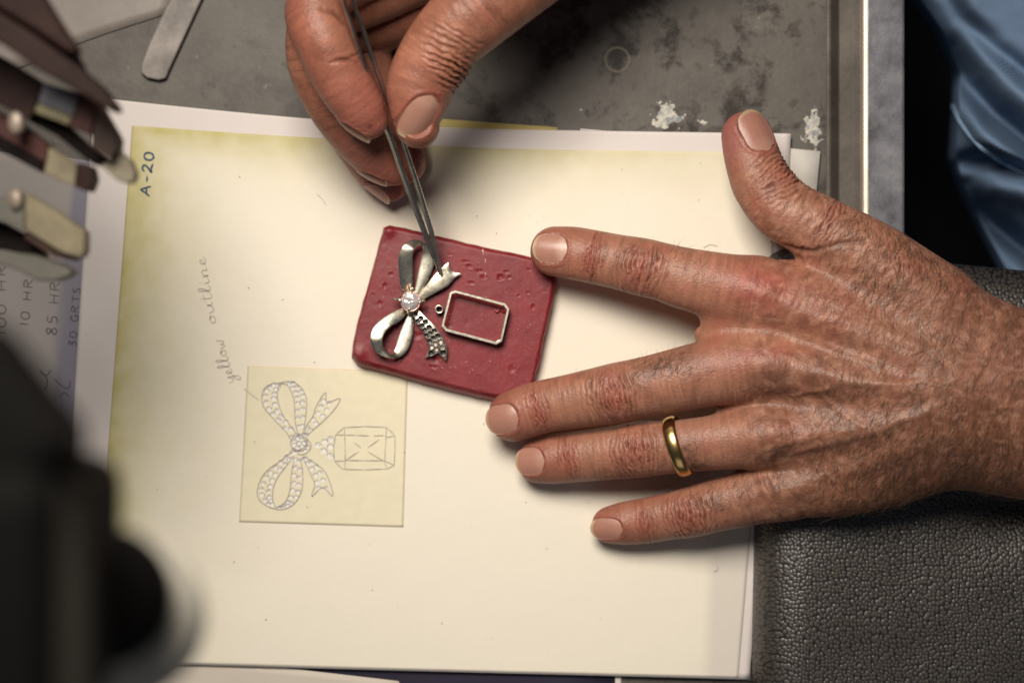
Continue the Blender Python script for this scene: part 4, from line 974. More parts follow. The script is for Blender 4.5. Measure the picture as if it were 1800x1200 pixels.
# ------------------------------------------------------------------ hands, grown from a distance field
class Hand:
    def __init__(s, vox): s.vox = vox; s.chains = []; s.palm = []
    def resample(s, ctrl, n):
        c = catmull(np.array([[a[0], a[1], a[2], a[3]] for a in ctrl], float), n)
        p = PP(c[:,:2], c[:,2]); r = c[:,3]*S0*(1-c[:,2]/H)
        return p, r
    def chain(s, name, ctrl, fl=.9, up=(0, 0, 1), k=6.0, n=None):
        p, r = s.resample(ctrl, n or 4*len(ctrl)); u = np.array(up, float); u /= np.linalg.norm(u)
        s.chains.append(dict(name=name, p=p, r=r, fl=fl, up=u, k=k)); return s.chains[-1]
    def bone(s, ctrl, fl=.9, up=(0, 0, 1), k=9.0, n=None):
        p, r = s.resample(ctrl, n or 3*len(ctrl)); u = np.array(up, float); u /= np.linalg.norm(u)
        s.palm.append(dict(p=p, r=r, fl=fl, up=u, k=k))
    @staticmethod
    def seg_field(c, G):
        """distance of points G (N,3) to a tapered flattened chain"""
        best = np.full(len(G), 1e3, np.float32); p, r, fl, u = c['p'], c['r'], c['fl'], c['up']
        for i in range(len(p)-1):
            a, ab = p[i].astype(np.float32), (p[i+1]-p[i]).astype(np.float32)
            v = G-a; t = np.clip((v@ab)/(ab@ab+1e-9), 0, 1)
            w = v-t[:,None]*ab; vu = w@u.astype(np.float32); d2 = np.einsum('ij,ij->i', w, w)
            q = np.sqrt(np.maximum(d2-vu*vu+(vu/fl)**2, 1e-9)); rr = r[i]+t*(r[i+1]-r[i])
            d = (q-rr)
            d = np.where(d < 0, d*fl, d*(fl+(1-fl)*np.sqrt(np.maximum(d2-vu*vu, 0))/np.maximum(q, 1e-6)))
            np.minimum(best, d, out=best)
        return best
    def build(s, lo, hi):
        vox = s.vox; s.lo = np.array(lo, float); n = np.ceil((np.array(hi)-s.lo)/vox).astype(int)+1; s.n = n
        ax = [s.lo[k]+vox*np.arange(n[k]) for k in range(3)]
        far = 10.0; palm = np.full(n, far, np.float32)
        def sub(c, pad):
            a = np.maximum(np.floor(((c['p']-c['r'][:,None]).min(0)-pad-s.lo)/vox).astype(int), 0); b = np.minimum(np.ceil(((c['p']+c['r'][:,None]).max(0)+pad-s.lo)/vox).astype(int)+1, n)
            return tuple(slice(a[k], b[k]) for k in range(3)), all(b > a)
        def field(c, sl):
            off = [q.start for q in sl]; out = np.full([q.stop-q.start for q in sl], far, np.float32); p, r = c['p'], c['r']
            for i in range(len(p)-1):
                seg = dict(c, p=p[i:i+2], r=r[i:i+2]); ss, ok = sub(seg, far)
                if not ok: continue
                g = np.meshgrid(*[ax[k][ss[k]].astype(np.float32) for k in range(3)], indexing='ij', copy=False)
                d = s.seg_field(seg, np.stack([q.ravel() for q in g], 1)).reshape(g[0].shape)
                loc = tuple(slice(ss[k].start-off[k], ss[k].stop-off[k]) for k in range(3)); np.minimum(out[loc], d, out=out[loc])
            return out
        def smin(a, b, k):
            h = np.maximum(k-np.abs(a-b), 0)/k; return np.minimum(a, b)-h*h*h*k/6
        for c in s.palm:
            sl, ok = sub(c, far)
            if not ok: continue
            palm[sl] = smin(palm[sl], field(c, sl), c['k'])
        D = palm.copy()
        for c in s.chains:
            sl, ok = sub(c, far)
            if not ok: continue
            d = field(c, sl)
            D[sl] = np.minimum(D[sl], smin(palm[sl], d, c['k']))
        D = np.clip(D, -2.5, 2.5)
        g = vdb.FloatGrid(2.5); g.copyFromArray(np.ascontiguousarray(D))
        p, t, q = g.convertToPolygons(isovalue=0.0, adaptivity=0.0)
        s.D = D; s.v = p.astype(float)*vox+s.lo; s.q = np.asarray(q).astype(np.int64); s.t = np.asarray(t).astype(np.int64)
        nn = s.grad(s.v); a = s.v[s.q[:,1]]-s.v[s.q[:,0]]; b = s.v[s.q[:,3]]-s.v[s.q[:,0]]
        if (np.cross(a, b)*nn[s.q[:,0]]).sum() < 0: s.q = s.q[:, ::-1]; s.t = s.t[:, ::-1] if len(s.t) else s.t
        s.smooth(3)
    def sample(s, p):
        g = (np.asarray(p)-s.lo)/s.vox; g = np.clip(g, 0, np.array(s.n)-1.001); i = g.astype(int); f = g-i; r = 0
        for dx in (0, 1):
            for dy in (0, 1):
                for dz in (0, 1):
                    w = (f[:,0] if dx else 1-f[:,0])*(f[:,1] if dy else 1-f[:,1])*(f[:,2] if dz else 1-f[:,2])
                    r = r+w*s.D[i[:,0]+dx, i[:,1]+dy, i[:,2]+dz]
        return r
    def grad(s, p, e=.6):
        g = np.stack([s.sample(p+np.eye(3)[k]*e)-s.sample(p-np.eye(3)[k]*e) for k in range(3)], 1)
        return g/(np.linalg.norm(g, axis=1)[:,None]+1e-9)
    def smooth(s, it, lam=.5):
        e = np.vstack([s.q[:,[0, 1]], s.q[:,[1, 2]], s.q[:,[2, 3]], s.q[:,[3, 0]]]); n = len(s.v)
        cnt = np.bincount(e[:,0], minlength=n)+np.bincount(e[:,1], minlength=n); cnt = np.maximum(cnt, 1)
        for k in range(it*2):
            acc = np.stack([np.bincount(e[:,0], s.v[e[:,1],j], n)+np.bincount(e[:,1], s.v[e[:,0],j], n) for j in range(3)], 1)/cnt[:,None]
            s.v += (lam if k % 2 == 0 else -lam*1.04)*(acc-s.v)
    def vnormals(s):
        a = s.v[s.q[:,2]]-s.v[s.q[:,0]]; b = s.v[s.q[:,3]]-s.v[s.q[:,1]]; fn = np.cross(a, b); n = len(s.v)
        vn = np.stack([sum(np.bincount(s.q[:,c], fn[:,j], n) for c in range(4)) for j in range(3)], 1)
        return vn/(np.linalg.norm(vn, axis=1)[:,None]+1e-12)
    def chain_coords(s, c, v):
        """arc length from the tip (last control point = tip side 0), signed distance"""
        p, r = c['p'], c['r']; L = np.r_[0, np.cumsum(np.linalg.norm(np.diff(p, axis=0), axis=1))]
        best0 = np.full(len(v), 1e9); sarc0 = np.zeros(len(v)); pad = r.max()+4
        near = np.where(((v > p.min(0)-pad) & (v < p.max(0)+pad)).all(1))[0]; v = v[near]
        best = np.full(len(v), 1e9); sarc = np.zeros(len(v))
        for i in range(len(p)-1):
            ab = p[i+1]-p[i]; t = np.clip(((v-p[i])@ab)/(ab@ab), 0, 1); d = np.linalg.norm(v-p[i]-t[:,None]*ab, axis=1)-(r[i]+t*(r[i+1]-r[i]))
            m = d < best; best[m] = d[m]; sarc[m] = L[i]+t[m]*(L[i+1]-L[i])
        best0[near] = best; sarc0[near] = sarc
        return sarc0, best0
def frame(T, U):
    T = np.array(T, float); T /= np.linalg.norm(T); U = np.array(U, float); U -= T*(U@T); U /= np.linalg.norm(U)
    return T, U, np.cross(U, T)
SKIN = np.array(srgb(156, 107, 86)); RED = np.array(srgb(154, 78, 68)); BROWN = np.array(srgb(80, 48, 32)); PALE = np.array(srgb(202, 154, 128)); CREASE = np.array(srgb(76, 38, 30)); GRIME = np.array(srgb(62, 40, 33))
def mixc(c, k, t): return c*(1-k[:,None])+t[None]*k[:,None]

M_skin = vcol_mat('skin', .45, .42, [(560, .26, .0006, 'n'), (1250, .26, .0004, 'v')], sss=.07)
M_nail = vcol_mat('nail', .34, .45, [(700, .2, .0003, 'n')], sss=.06)
M_hair = simple('body_hair', srgb(66, 44, 32), .6, var=(400, srgb(104, 74, 54), .2))

def crease(h, col, v, nrm, o, T, U, items, r, chain_d=None, amp=1.0, seed=0):
    """transverse skin folds over a joint; o centre on the axis, T towards the tip, U out of the back"""
    T, U, W = frame(T, U); q = v-o; t, w, u = q@T, q@W, q@U
    near = (np.abs(t) < 16) & (u > -.25*r) & (np.abs(w) < r*1.3)
    if chain_d is not None: near &= chain_d < 1.8
    i = np.where(near)[0]
    if not len(i): return
    t, w, u = t[i], w[i], u[i]; face = sstep(-.15, .45, (nrm[i]@U))
    wob = 1.3*noise(np.c_[v[i]*.28+seed])+.5*noise(np.c_[v[i]*.8+seed*3])
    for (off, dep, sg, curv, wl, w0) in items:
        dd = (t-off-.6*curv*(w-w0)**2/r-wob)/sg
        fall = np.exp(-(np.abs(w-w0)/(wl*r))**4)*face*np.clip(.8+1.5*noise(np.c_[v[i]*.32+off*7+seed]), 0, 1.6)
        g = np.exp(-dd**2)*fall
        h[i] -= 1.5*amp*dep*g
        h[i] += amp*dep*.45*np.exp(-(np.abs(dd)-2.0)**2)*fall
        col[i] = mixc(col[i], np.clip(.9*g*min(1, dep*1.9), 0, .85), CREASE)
def knuckle(h, col, v, nrm, o, T, U, r, cd, seed, big=True, red=.5):
    rr = r
    if big:
        items = [(-6.4, .42, .42, .42, .8, 0), (-4.6, .55, .42, .40, .8, .8), (-2.9, .5, .42, .26, .6, -1.2), (-1.2, .62, .45, .12, .7, .5), (.5, .5, .42, -.04, .6, -.8), (1.9, .6, .45, -.16, .7, .8), (3.6, .55, .42, -.34, .8, -.4), (5.2, .45, .4, -.42, .85, 0), (6.9, .34, .38, -.42, .85, .5),
                 (-8.4, .3, .4, .4, .8, 0), (8.6, .26, .38, -.35, .85, 0), (10.3, .2, .36, -.3, .85, 0), (-10.4, .2, .4, .3, .8, 0)]
    else:
        items = [(-4.4, .22, .36, .2, .8, 0), (-2.8, .36, .38, .16, .8, 0), (-1.1, .5, .4, .08, .75, 1.5), (.6, .55, .42, -.06, .8, -1.0), (2.1, .34, .36, -.2, .7, 1.4), (3.6, .2, .34, -.25, .8, 0)]
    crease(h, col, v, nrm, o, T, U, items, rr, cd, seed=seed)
    T_, U_, W_ = frame(T, U); q = v-o; t, w, u = q@T_, q@W_, q@U_
    m = (cd < 1.8) & (u > 0)
    g = np.exp(-(t/(5.5 if big else 3.5))**2-(w/(r*.8))**2)*m
    h += (.55 if big else .2)*g
    col[:] = mixc(col, np.clip(red*g, 0, 1), RED)
def nail(hand, h, col, nrm, spec, parent_later):
    """spec: px,py centre, z guess, T, U, half width mm, length mm; presses a bed into the skin and returns a plate mesh"""
    px, py, z, T, U, hw, ln = spec[:7]; opt = spec[7] if len(spec) > 7 else {}
    hw *= .92; ln *= .93; o = P(px, py, z); T, U, W = frame(T, U)
    nu, nv = 25, 29
    a = np.linspace(-1, 1, nu); b = np.linspace(0, 1, nv); A, Bv = np.meshgrid(a, b, indexing='ij')
    # outline: rounded at the root, blunt curve at the free edge
    w = hw*A*(1-.07*(1-Bv)**2)*np.where(Bv < .30, .42+.58*np.sqrt(np.clip(1-(1-Bv/.30)**2, 0, 1)), 1)*np.where(Bv > .62, 1-.34*np.clip((Bv-.62)/.38, 0, 1)**2.2, 1)
    t = ln*(Bv-.5)+ln*.10*(1-A**2)*(Bv-.5)*2*np.where(Bv > .5, 1.1, .8)+opt.get('skew', 0)*w*Bv
    pts0 = o+w[...,None]*W+t[...,None]*T
    flat = pts0.reshape(-1, 3)
    # march down from above onto the skin
    top = flat+U*14; dist = np.zeros(len(flat)); alive = np.ones(len(flat), bool)
    for k in range(60):
        s_ = hand.sample(top-U*dist[:,None]); dist = np.where(alive, dist+np.maximum(s_*.7, .02)*(s_ > .02), dist); alive &= (s_ > .02) & (dist < 26)
    u = 14-dist
    wf, tf = w.ravel(), t.ravel(); good = (dist < 25) & (np.abs(wf) < .8*hw) & (tf < .25*ln)
    M = np.c_[np.ones(good.sum()), tf[good], wf[good]**2, wf[good], tf[good]**2]
    c, *_ = np.linalg.lstsq(M, u[good], rcond=None)
    c[2] = np.clip(c[2], -.75/hw, -.32/hw); c[4] = np.clip(c[4], -.03, 0); c[3] = np.clip(c[3], -.25, .25); c[1] = np.clip(c[1], -.35, .35)
    fit = lambda t_, w_: c[0]+c[1]*t_+c[2]*w_**2+c[3]*w_+c[4]*t_**2
    lift = opt.get('lift', -.02)
    # press the bed and raise the folds round it
    q = hand.v-o; vt, vw, vu = q@T, q@W, q@U
    near = (np.abs(vw) < hw*1.8) & (np.abs(vt) < ln) & (vu > c[0]-hw*1.4) & ((nrm@U) > -.2)
    i = np.where(near)[0]; t_, w_ = vt[i], vw[i]
    ex = np.maximum(np.abs(w_)/hw, np.where(t_ < 0, -t_/(.5*ln+.10*ln*(1-np.clip(w_/hw, -1, 1)**2)), t_/(.52*ln)))
    rr = (np.abs(w_/hw)**2.7+np.abs(np.clip(t_-opt.get('skew', 0)*w_*.6, -11, 11)/(ln*.57))**2.7)**(1/2.7)
    inside = 1-sstep(.84, 1.0, rr)
    target = fit(t_, w_)-.30
    dz = (target-vu[i])*inside
    hand.v[i] += U*(np.clip(dz, -2.0, 2.0)[:,None])
    rim = np.exp(-((rr-1.10)/.10)**2)*np.where(t_ > .36*ln, .15, 1.0)
    h[i] += .26*rim*(1-inside)
    gap = np.exp(-((rr-1.0)/.05)**2)*np.where(t_ > .40*ln, .2, 1.0)
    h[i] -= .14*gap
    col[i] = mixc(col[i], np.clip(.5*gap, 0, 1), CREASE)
    col[i] = mixc(col[i], np.clip(.35*rim, 0, 1), PALE if opt.get('pale', 0) else RED)
    V = o+w.ravel()[:,None]*W+t.ravel()[:,None]*T+(fit(t.ravel(), w.ravel())+lift)[:,None]*U
    # colours: pink bed, pale moon at the root, ivory free edge
    bb, aa = Bv.ravel(), A.ravel(); n = len(bb)
    nc = np.tile(np.array(srgb(*opt.get('bed', (170, 122, 106)))), (n, 1))
    moon = sstep(.42, .16, bb+.18*aa**2)*opt.get('moon', .55)*1.3; nc = mixc(nc, moon, np.array(srgb(200, 162, 146)))
    fe = sstep(.90-.05*(1-aa**2)*0, .95, bb+.05*aa**2); nc = mixc(nc, fe*.85, np.array(srgb(*opt.get('edge', (186, 162, 128)))))
    dirt = np.exp(-((bb+.05*aa**2-.955)/.02)**2)*.0+sstep(.9, 1.0, np.abs(aa))*.35; nc = mixc(nc, np.clip(dirt, 0, 1), np.array(srgb(150, 96, 80)))
    nc *= (1+.10*noise(np.c_[aa*14, bb*1.5, np.full(n, px)]))[:,None]
    lo = V-U*.45; f = grid_faces(nu, nv)
    idx = lambda i_, j_: i_*nv+j_; m_ = len(V)
    side = [(idx(i_, 0), idx(i_+1, 0), m_+idx(i_+1, 0), m_+idx(i_, 0)) for i_ in range(nu-1)]+[(idx(i_+1, nv-1), idx(i_, nv-1), m_+idx(i_, nv-1), m_+idx(i_+1, nv-1)) for i_ in range(nu-1)]
    side += [(idx(0, j_+1), idx(0, j_), m_+idx(0, j_), m_+idx(0, j_+1)) for j_ in range(nv-1)]+[(idx(nu-1, j_), idx(nu-1, j_+1), m_+idx(nu-1, j_+1), m_+idx(nu-1, j_)) for j_ in range(nv-1)]
    fn = np.cross(V[f[0,1]]-V[f[0,0]], V[f[0,3]]-V[f[0,0]])@U
    faces = np.vstack([f, f[:, ::-1]+m_, np.array(side)])
    if fn < 0: faces = faces[:, ::-1]
    parent_later.append((np.vstack([V, lo]), faces, np.vstack([nc, nc])))
def finger_lines(h, v, nrm, sarc, cd, up, amp, seed, col=None):
    m = np.where(cd < 1.2)[0]; f = sstep(.0, .6, nrm[m]@up)
    p = v[m]
    side = p@np.cross(up, [0.2, .9, 0]) if False else p[:,1]
    w1 = .5*noise(np.c_[p*.25+seed]); fade = np.clip(.75+1.3*noise(np.c_[p*.12+seed*2]), .15, 1.5)
    n = (noise(np.c_[sarc[m]*.95+w1, side*.09+seed, np.full(len(m), seed*3.1)])+.6*noise(np.c_[sarc[m]*1.8+3+w1, side*.15, np.full(len(m), seed*1.7)]))*fade
    h[m] += amp*n*f+.03*noise(p*1.5)*f
    if col is not None: col[m] *= (1+.42*np.clip(n, -.5, .5)*f+.10*noise(p*.9+seed))[:,None]
def hairs(hand, weight, count, dirfun, lmin, lmax, parent, seed=0):
    rng = np.random.default_rng(seed); vn = hand.vnormals(); pr = weight/weight.sum(); ids = rng.choice(len(hand.v), count, p=pr)
    V = []; F = []
    for i in ids:
        p = hand.v[i]; n_ = vn[i]; d = dirfun(p)+rng.normal(0, .28, 3); d -= n_*(d@n_); d /= np.linalg.norm(d)+1e-9
        L = rng.uniform(lmin, lmax); s_ = np.cross(n_, d); cv = rng.normal(0, .28); s = len(V); K = 5
        for k in range(K+1):
            t = k/K; c = p+d*L*t+n_*(L*(.38*t-.28*t*t))+s_*L*cv*t*t; r = .055*(1-.8*t)
            for a in range(3): V.append(c+r*(s_*math.cos(a*2.094)+n_*math.sin(a*2.094)))
        F += [(s+3*k+a, s+3*k+(a+1) % 3, s+3*k+3+(a+1) % 3, s+3*k+3+a) for k in range(K) for a in range(3)]
    return tag(mk('body_hair', V, F, M_hair, parent), kind='stuff')
def finish_hand(hand, name, h, col, nails, label):
    nrm = hand.vnormals()
    hand.v += nrm*h[:,None]
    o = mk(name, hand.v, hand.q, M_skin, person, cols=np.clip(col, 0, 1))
    o['label'] = label
    for (V, F, C) in nails: mk('fingernail', V, F, M_nail, o, cols=np.clip(C, 0, 1))
    return o
def skin_base(v, nrm, seed):
    n1 = fbm(v*.045+seed, 3)[:,None]; n2 = noise(v*.22+seed*2)[:,None]; n3 = noise(v*.8+seed)[:,None]
    c = np.tile(SKIN, (len(v), 1)); c = c*(1+.13*n1+.10*n2+.10*n3)
    c = mixc(c, np.clip(.30*sstep(.05, .45, fbm(v*.06+seed+31, 2)), 0, 1), RED)
    c = mixc(c, np.clip(.32*sstep(.0, .5, fbm(v*.11+seed+77, 3)), 0, 1), BROWN)
    return c
def pxof(v):
    k = S0*(1-v[:,2]/H); return np.c_[v[:,0]/k+900, 600-v[:,1]/k]

# ---------------------------------------------------------------- the hand lying flat on the sheet
def flat_hand():
    hd = Hand(.5)
    idx = hd.chain('index', [(976, 442, 16.5, 44), (1008, 445, 17.5, 46.5), (1045, 452, 19, 47), (1085, 460, 21.5, 48), (1127, 469, 23.5, 50.5), (1165, 478, 25, 51), (1215, 492, 26.5, 55), (1330, 515, 28, 62)], .80)
    mid = hd.chain('middle', [(903, 731, 13.5, 45), (928, 722, 14.5, 46.5), (957, 714, 16, 46.5), (1000, 706, 18.5, 48), (1043, 698, 21, 50.5), (1085, 690, 23.5, 52.5), (1150, 677, 26, 54), (1240, 657, 28.5, 58), (1345, 640, 30, 62)], .82)
    rng_ = hd.chain('ring', [(947, 811, 8.4, 38), (972, 807, 9.5, 43), (1003, 803, 11, 44.5), (1065, 797, 15, 46), (1127, 789, 19, 49), (1170, 786, 21.5, 47), (1215, 782, 23.5, 47), (1275, 775, 26, 50), (1350, 765, 28, 58)], .84)
    pnk = hd.chain('pinky', [(1073, 922, 7.0, 32.5), (1100, 919, 8.0, 38), (1137, 914, 9.5, 40), (1178, 907, 12, 41), (1213, 900, 14.5, 44), (1275, 884, 18, 47), (1380, 858, 23, 54)], .85)
    thb = hd.chain('thumb', [(1312, 240, 25, 44), (1319, 265, 25.5, 48), (1330, 300, 26, 51), (1343, 328, 27, 53.5), (1378, 368, 29, 57), (1440, 402, 31, 58), (1530, 458, 32, 70), (1640, 538, 33, 78)], .82, k=8)
    # the back of the hand, the ball of the thumb, the wrist and the forearm
    hd.bone([(1330, 517, 28, 63), (1480, 565, 32, 80), (1640, 640, 34, 90)], .75)
    hd.bone([(1345, 640, 30, 60), (1500, 665, 34, 78), (1660, 690, 35.5, 88)], .78)
    hd.bone([(1350, 765, 28, 56), (1500, 760, 32, 74), (1650, 735, 34, 88)], .78)
    hd.bone([(1372, 862, 24, 48), (1480, 838, 27, 68), (1580, 802, 29, 82), (1650, 770, 31, 80)], .80)
    hd.bone([(1640, 700, 33, 140), (1720, 702, 33, 158), (1810, 716, 33, 162), (1950, 735, 34, 172), (2150, 775, 36, 190), (2450, 840, 40, 215)], .56, k=12)
    hd.bone([(1452, 445, 27, 46), (1540, 500, 28, 66), (1640, 556, 30, 80), (1740, 616, 32, 86), (1840, 684, 33, 96)], .78)
    hd.bone([(1278, 552, 25, 46), (1345, 570, 28, 58)], .62, k=6); hd.bone([(1274, 626, 25, 44), (1345, 612, 28, 58)], .62, k=6); hd.bone([(1234, 588, 23, 13), (1290, 588, 25, 40)], .7, k=6)      # web between index and middle
    hd.bone([(1292, 718, 23, 30), (1350, 710, 26, 46)], .7, k=6)
    hd.bone([(1318, 815, 20, 22), (1370, 815, 23, 42)], .7, k=6)
    hd.bone([(1372, 470, 21, 14), (1420, 478, 22, 22), (1470, 480, 24, 30)], .8, k=6)
    lo = P(850, 960, 0)-np.array([0, 0, 1]); hi = P(1960, 180, 0); lo[2] = -1; hi[2] = 66
    hd.build(lo, hi)
    v = hd.v; nrm = hd.vnormals(); q = pxof(v); h = np.zeros(len(v)); col = skin_base(v, nrm, 3.0)
    S = {}; 
    for c in hd.chains: S[c['name']] = hd.chain_coords(c, v)
    cd = {k: a[1] for k, a in S.items()}
    up = nrm[:,2]; dorsal = sstep(.1, .6, up)
    finger = np.minimum.reduce(list(cd.values())); x = q[:,0]
    back = sstep(1260, 1360, x)*dorsal
    # broad shapes: knuckles, tendons, veins, hollows between the metacarpals
    def blob(px, py, rx, ry, a, ang=0):
        c_, s_ = math.cos(ang), math.sin(ang); d = q-np.array([px, py]); X_ = d[:,0]*c_+d[:,1]*s_; Y_ = -d[:,0]*s_+d[:,1]*c_
        return a*np.exp(-(X_/rx)**2-(Y_/ry)**2)*dorsal
    kn = blob(1335, 512, 55, 34, 1, .2)+blob(1352, 640, 50, 30, 1, 0)+blob(1362, 765, 48, 28, 1, -.1)+blob(1390, 858, 44, 24, 1, -.3)
    h += 1.7*kn
    col[:] = mixc(col, np.clip(blob(1335, 505, 70, 40, .85, .2)+blob(1340, 625, 75, 16, .55, -.15)+blob(1380, 755, 60, 26, .3)+blob(1270, 640, 60, 30, .15), 0, .85), RED)
    for line, a, w in (([(1360, 530), (1480, 575), (1640, 640)], 1.0, 16), ([(1380, 645), (1500, 668), (1660, 690)], 1.2, 14), ([(1390, 765), (1500, 755), (1660, 725)], 1.1, 14), ([(1410, 850), (1500, 825), (1640, 770)], .5, 14)):
        d, t = poly_dist(q, line); h += a*np.exp(-(d/w)**2)*np.sin(np.pi*np.clip(t, .02, .98))**.4*dorsal
    for line, a, w in (([(1300, 575), (1390, 590), (1500, 625), (1600, 660)], -1.7, 20), ([(1330, 700), (1420, 705), (1540, 712)], -1.9, 18), ([(1340, 815), (1430, 805), (1540, 785)], -1.7, 18), ([(1420, 480), (1500, 520), (1600, 580)], -.7, 20)):
        d, t = poly_dist(q, line); h += a*np.exp(-(d/w)**2)*np.sin(np.pi*np.clip(t, .05, .95))**.5*dorsal
    veins = [([(1370, 705), (1430, 690), (1480, 672), (1560, 675), (1630, 668), (1690, 690), (1790, 735)], .55, 7), ([(1430, 690), (1470, 720), (1540, 760), (1600, 820)], .45, 7), ([(1400, 590), (1470, 610), (1540, 640), (1560, 675)], .45, 7),
             ([(1390, 800), (1460, 778), (1540, 760), (1610, 730), (1690, 690)], .55, 7), ([(1440, 560), (1520, 570), (1600, 600), (1700, 640)], .35, 7), ([(1420, 770), (1375, 773), (1340, 790)], .5, 5)]
    wq = q+np.c_[noise(np.c_[q*.02, np.zeros(len(q))]), noise(np.c_[q*.02, np.full(len(q), 5.)])]*14
    for line, a, w in veins:
        d, t = poly_dist(wq, line); g = np.exp(-(d/w)**2)*np.sin(np.pi*np.clip(t, .04, .96))**.4*dorsal; h += 1.0*a*g
        col[:] = mixc(col, np.clip(.16*g, 0, 1), PALE)
    # stretched fine folds fanning over the back, and the looser skin of the wrist
    fan = np.hypot(q[:,0]-1700, (q[:,1]-690)*1.0); ang = np.arctan2(q[:,1]-690, q[:,0]-1700)
    h += back*(.22*noise(np.c_[fan*.15, ang*5, np.zeros(len(q))])+.16*noise(np.c_[fan*.31, ang*8, np.ones(len(q))]))*sstep(1740, 1450, x)
    h += back*.26*fbm(np.c_[q[:,0]*.045+.02*q[:,1], q[:,1]*.028, np.zeros(len(q))], 3)
    h += back*.08*noise(np.c_[q*.16, np.full(len(q), 4.)])
    wx = 16*noise(np.c_[q*.03, np.full(len(q), 2.)]); wy = 16*noise(np.c_[q*.03, np.full(len(q), 12.)])
    mott = .5*fbm(np.c_[q[:,0]*.012, q[:,1]*.014, np.full(len(q), 3.)], 2)+.75*fbm(np.c_[(q[:,0]+wx)*.035, (q[:,1]+wy)*.06, np.full(len(q), 3.)], 3)
    col[:] = mixc(col, np.clip(back*(.32+.62*mott+.24*(q[:,1]-660)/200+.08*(x-1450)/200), 0, .78), BROWN)  # brown mottling, with shade painted in towards the lower side
    col[:] = mixc(col, np.clip(back*.8*np.clip(1.0*fbm(np.c_[(q[:,0]-wy)*.05+9, (q[:,1]+wx)*.07, np.full(len(q), 6.)], 3), 0, 1), 0, .26), PALE)
    fine = fbm(np.c_[q[:,0]*.14+.05*q[:,1], q[:,1]*.14, np.full(len(q), 8.)], 3)
    col *= (1+.2*back*fine)[:,None]
    # creases where the thumb folds against the hand
    for line, a, w in (([(1380, 434), (1400, 440), (1430, 442), (1475, 428), (1520, 424)], 1.5, 4.5), ([(1388, 448), (1405, 452), (1412, 462)], .8, 3.5), ([(1410, 436), (1404, 452)], .5, 3)):
        d, t = poly_dist(q, line); g = np.exp(-(d/w)**2)*(1-.75*t)*dorsal; h -= a*g; col[:] = mixc(col, np.clip(.75*g, 0, 1), CREASE)
    # joints of the fingers
    Wd = lambda a, b, dz=0: (lambda A, B: A-B)(P(*a), P(*b))
    def joint(px, py, z, a, b, r, c, seed, big=True, up=(0, 0, 1), red=.5): knuckle(h, col, v, nrm, P(px, py, z), P(*a)-P(*b), up, R(r, z), cd[c], seed, big, red)
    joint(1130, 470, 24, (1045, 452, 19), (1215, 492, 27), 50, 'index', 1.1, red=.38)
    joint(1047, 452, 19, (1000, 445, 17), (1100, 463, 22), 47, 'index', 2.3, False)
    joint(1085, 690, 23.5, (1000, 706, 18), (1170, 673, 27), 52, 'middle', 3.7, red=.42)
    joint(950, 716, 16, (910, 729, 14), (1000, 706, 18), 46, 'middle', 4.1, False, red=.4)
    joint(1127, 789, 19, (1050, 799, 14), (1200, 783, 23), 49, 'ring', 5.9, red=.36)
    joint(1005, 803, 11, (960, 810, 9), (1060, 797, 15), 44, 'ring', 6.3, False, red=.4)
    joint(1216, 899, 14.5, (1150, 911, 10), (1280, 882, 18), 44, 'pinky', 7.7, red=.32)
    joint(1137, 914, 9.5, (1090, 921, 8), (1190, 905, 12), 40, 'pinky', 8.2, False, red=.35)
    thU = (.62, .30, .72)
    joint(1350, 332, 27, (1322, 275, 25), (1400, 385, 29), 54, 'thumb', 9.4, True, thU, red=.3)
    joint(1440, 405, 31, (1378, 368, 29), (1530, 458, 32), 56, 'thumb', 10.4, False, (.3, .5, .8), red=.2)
    for c, s_ in (('index', 1), ('middle', 2), ('ring', 3), ('pinky', 4), ('thumb', 5)):
        finger_lines(h, v, nrm, S[c][0], cd[c], np.array([0, 0, 1.0]), .17, s_*5.3, col)
    # dark grime and hair shadow on the first joints, redder finger ends
    for c in hd.chains:
        sa, dd = S[c['name']]; m = (dd < 1.5); tip = np.exp(-(sa/13)**2)*m
        col[:] = mixc(col, np.clip(.28*tip, 0, 1), RED)
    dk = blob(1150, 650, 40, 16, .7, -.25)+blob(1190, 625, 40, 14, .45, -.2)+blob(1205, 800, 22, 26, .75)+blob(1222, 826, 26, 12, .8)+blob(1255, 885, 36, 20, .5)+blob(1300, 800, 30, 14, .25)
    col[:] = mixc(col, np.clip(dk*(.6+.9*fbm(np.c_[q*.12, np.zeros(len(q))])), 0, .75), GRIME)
    col[:] = mixc(col, np.clip(.6*blob(1285, 235, 22, 60, 1, .1), 0, .5), np.array(srgb(150, 92, 92)))
    # shade on the lower side of the hand, painted as browner skin
    low_shade = np.clip((q[:,1]-700)/230, 0, 1)*sstep(1330, 1500, x); col[:] = mixc(col, .42*low_shade, np.array(srgb(118, 76, 50)))
    nails = []
    nz = nrm
    nail(hd, h, col, nz, (969, 438, 20, (-.99, .10, -.12), (.0, .05, 1), 6.4, 12.4, dict(moon=.6)), nails)
    nail(hd, h, col, nz, (884, 736, 18, (-.955, -.22, -.12), (-.05, .0, 1), 6.4, 12.2, dict(moon=.15)), nails)
    nail(hd, h, col, nz, (933, 810, 12, (-.985, -.10, -.12), (-.05, -.02, 1), 6.0, 10.8, dict(moon=.2)), nails)
    nail(hd, h, col, nz, (1067, 928, 11, (-.985, -.06, -.1), (-.05, -.10, 1), 4.8, 11.6, dict(edge=(200, 178, 142), moon=.1)), nails)
    nail(hd, h, col, nz, (1327, 233, 30, (-.36, .90, -.10), (.42, .12, .90), 7.0, 16.0, dict(bed=(160, 112, 98), moon=.15, edge=(170, 148, 118))), nails)
